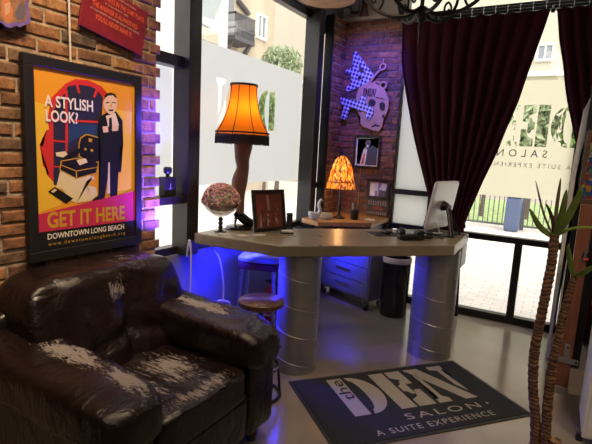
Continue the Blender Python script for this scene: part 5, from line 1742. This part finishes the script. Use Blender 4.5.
obj('frame', bm, mat_wood('walnut', (0.05, 0.028, 0.016), (0.09, 0.05, 0.03), (10, 10, 10), 0.45), t, bevel=0.003)
bm = NB(); bx(bm, (-0.108, -0.004, 0.035), (0.27, 0.004, 0.45)); obj('glass', bm, GLC, t, smooth=False)
bm = NB()
random.seed(3)
for i in range(16):
    a, b = random.uniform(-.10, .26), random.uniform(.04, .44)
    pts = [(a, -0.006, b)]
    for k in range(4):
        a += random.uniform(-.06, .06); b += random.uniform(-.06, .06)
        pts.append((min(.268, max(-.106, a)), -0.006, min(.448, max(.037, b))))
    tube(bm, smooth_path(pts, 4), 0.0022, 5)
obj('lead_lines', bm, BLACK, t)
t = thing('black_door_leaf', 'tall black door leaf standing open behind the redwood post', 'door', (0.22, 4.15, 0))
bm = NB(); bx(bm, (-0.098, 0, 0.01), (0.085, 0.05, 2.2)); obj('stile', bm, BLACK, t, bevel=0.004)
bm = NB(); bx(bm, (0.05, -0.02, 1.0), (0.07, 0, 1.18)); obj('handle', bm, STEEL, t, bevel=0.003)
t = thing('white_header_panel', 'slanted white panel edge in front of the right curtain', 'panel', (0.10, 4.25, 0))
bm = NB(); prism(bm, [(-0.03, 0.012), (-0.01, 0.012), (0.0, 1.55), (0.035, 1.99), (0.075, 2.14), (0.40, 2.30), (0.40, 2.36), (0.06, 2.22), (-0.012, 2.03), (-0.032, 1.60)], (0, 0, 0), XR, ZX, 0.03); obj('panel', bm, WHITE, t, smooth=False)
t = thing('white_cabinet', 'white cabinet cut off by the lower right corner', 'cabinet', (0.62, 3.22, 0))
bm = NB(); bx(bm, (-0.335, -0.2, 0.03), (0.33, 0.2, 0.86)); obj('body', bm, WHITE, t, bevel=0.006)
bm = NB(); bx(bm, (-0.315, -0.215, 0.05), (0.31, -0.2, 0.84)); d = obj('door', bm, WHITE, t, bevel=0.004)
bm = NB(); tube(bm, [(0.2, -0.215, 0.5), (0.2, -0.24, 0.5), (0.2, -0.24, 0.62), (0.2, -0.215, 0.62)], 0.006, 8); obj('handle', bm, STEEL, d)
for x, y in ((-0.345, -0.18), (-0.29, 0.17), (0.30, -0.18), (0.30, 0.17)):
    if True:
        bm = NB(); cyl(bm, (x, y, 0), (x, y, 0.045), 0.018, None, 12); obj('foot', bm, BLACKP, t)
MAR = mat('maroon_vinyl', (0.12, 0.012, 0.03), 0.4)
t = thing('salon_chair', 'maroon chair on a black star base at the right edge', 'chair', (0.64, 4.40, 0), 0.3)
bm = NB(); rbox(bm, (0, 0, 0.50), (0.52, 0.50, 0.14), 5, 12); obj('seat', bm, MAR, t)
bm = NB(); rbox(bm, (0.20, 0, 0.80), (0.12, 0.48, 0.50), 5, 12); obj('backrest', bm, MAR, t)
bm = NB(); cyl(bm, (0, 0, 0.08), (0, 0, 0.44), 0.03, None, 16); obj('post', bm, BLACK, t)
for k in range(5):
    a = k * 2 * PI / 5 + PI - 0.3
    bm = NB(); tube(bm, [(0, 0, 0.09), (0.26 * math.cos(a), 0.26 * math.sin(a), 0.05)], [0.022, 0.014], 8); cyl(bm, (0.26 * math.cos(a), 0.26 * math.sin(a), 0), (0.26 * math.cos(a), 0.26 * math.sin(a), 0.05), 0.02, None, 12); obj('leg', bm, BLACK, t)

# ================================================================ PLANT
t = thing('corn_plant', 'potted cane plant with ringed brown trunks and strap leaves at right', 'potted plant', (0.09, 2.47, 0))
bm = NB(); lathe_solid(bm, (0, 0, 0), [(0.09, 0), (0.095, 0.01), (0.112, 0.10), (0.115, 0.11), (0.106, 0.11), (0.10, 0.09)], 32); obj('pot', bm, mat('dark_pot', (0.04, 0.035, 0.03), 0.5), t)
bm = NB(); lathe_solid(bm, (0, 0, 0), [(0.0, 0.07), (0.100, 0.075), (0.099, 0.088), (0.0, 0.095)], 24); obj('soil', bm, mat('soil', (0.04, 0.025, 0.018), 0.95, 0, 0.4, 60), t)
CANE = mat('cane_bark', (0.20, 0.105, 0.055), 0.8, 0, 0.45, 30, 0.6, 60)
_n, _l = CANE.node_tree.nodes, CANE.node_tree.links
_p = _n['Principled BSDF']
_src = _p.inputs['Base Color'].links[0].from_socket
_w = _n.new('ShaderNodeTexWave')
_w.bands_direction = 'Z'
_w.inputs['Scale'].default_value = 16
_w.inputs['Distortion'].default_value = 9
_w.inputs['Detail'].default_value = 3
_l.new([n for n in _n if n.type == 'TEX_COORD'][0].outputs['Object'], _w.inputs['Vector'])
_r = ramp(_n, [(0.2, (0.42, 0.38, 0.36)), (0.75, (1.35, 1.35, 1.3))])
_l.new(_w.outputs['Fac'], _r.inputs[0])
_mx = _n.new('ShaderNodeMixRGB')
_mx.blend_type = 'MULTIPLY'
_mx.inputs[0].default_value = 1
_l.new(_src, _mx.inputs[1]); _l.new(_r.outputs[0], _mx.inputs[2]); _l.new(_mx.outputs[0], _p.inputs['Base Color'])


def cane(pts, r0, r1, name, m=CANE, n=14):
    P = smooth_path([(a - 0.09, b, c) for a, b, c in pts], n)
    L = len(P)
    rr = []
    for i in range(L):
        f = i / (L - 1)
        rr.append((r0 + (r1 - r0) * f) * (1 + (0.10 if i % 3 == 0 else -0.03)) * (1 + 0.06 * noise.noise(Vector((i * .3, r0 * 99, 0)))))
    bm = NB(); tube(bm, P, rr, 14)
    return obj(name, bm, m, t, angle=80)


tr1 = cane([(0.050, -0.02, 0.08), (0.040, -0.02, 0.30), (0.004, -0.03, 0.52), (-0.010, -0.04, 0.70), (-0.003, -0.05, 0.87), (0.004, -0.06, 1.02), (0.010, -0.06, 1.157), (0.006, -0.06, 1.285)], 0.0235, 0.0205, 'trunk', CANE)
tr2 = cane([(0.098, -0.03, 0.08), (0.086, -0.03, 0.274), (0.074, -0.04, 0.50), (0.072, -0.05, 0.66), (0.080, -0.05, 0.80), (0.088, -0.05, 0.935), (0.100, -0.05, 1.043), (0.106, -0.05, 1.106)], 0.025, 0.0135, 'trunk', CANE)
cane([(0.124, -0.04, 0.08), (0.128, -0.04, 0.24), (0.130, -0.04, 0.285)], 0.030, 0.027, 'stump', CANE, 6)
LFG = mat('strap_leaf', (0.20, 0.30, 0.06), 0.35, 0, 0.3, 14)
LFB = mat('brown_leaf', (0.09, 0.055, 0.03), 0.6, 0, 0.3, 14)


def leaf(base, mid, tip, w, m):
    P = smooth_path([(p[0] - 0.09, p[1], p[2]) for p in (base, mid, tip)], 9)
    bm = NB()
    view = Vector((0.0, -1.0, 0.25)).normalized()
    rows = []
    for i, p in enumerate(P):
        f = i / (len(P) - 1)
        d = (P[min(i + 1, len(P) - 1)] - P[max(i - 1, 0)]).normalized()
        s = d.cross(view).normalized()
        nrm = s.cross(d).normalized()
        ww = w * (0.42 + 1.3 * f) * (1 - f) ** 0.75 * 1.05 if f > 0 else w * 0.42
        rows.append([bm.verts.new(p - s * ww + nrm * ww * 0.35), bm.verts.new(p), bm.verts.new(p + s * ww + nrm * ww * 0.35)])
    for A, B in zip(rows, rows[1:]):
        for k in range(2):
            bm.faces.new((A[k], A[k + 1], B[k + 1], B[k]))
    o = obj('leaf', bm, m, t, recalc=False)
    o.modifiers.new('thickness', 'SOLIDIFY').thickness = 0.0012
    return o


B1 = (0.006, -0.06, 1.27)
for mid, tip, w, m in (((-0.055, -0.09, 1.315), (-0.108, -0.12, 1.40), 0.019, LFG), ((-0.050, 0.0, 1.37), (-0.104, 0.02, 1.525), 0.007, LFB), ((-0.012, -0.08, 1.36), (-0.045, -0.12, 1.43), 0.012, LFB),
                       ((0.000, -0.02, 1.40), (0.000, 0.0, 1.545), 0.012, LFB), ((0.022, -0.10, 1.37), (0.028, -0.14, 1.50), 0.021, LFG), ((0.050, -0.10, 1.38), (0.088, -0.14, 1.525), 0.024, LFG),
                       ((0.075, -0.08, 1.325), (0.19, -0.12, 1.345), 0.009, LFG)):
    leaf(B1, mid, tip, w, m)
B2 = (0.105, -0.05, 1.10)
for mid, tip, w, m in (((0.082, -0.08, 1.17), (0.062, -0.11, 1.255), 0.017, LFG), ((0.140, -0.09, 1.135), (0.185, -0.14, 1.195), 0.016, LFG)):
    leaf(B2, mid, tip, w, m)
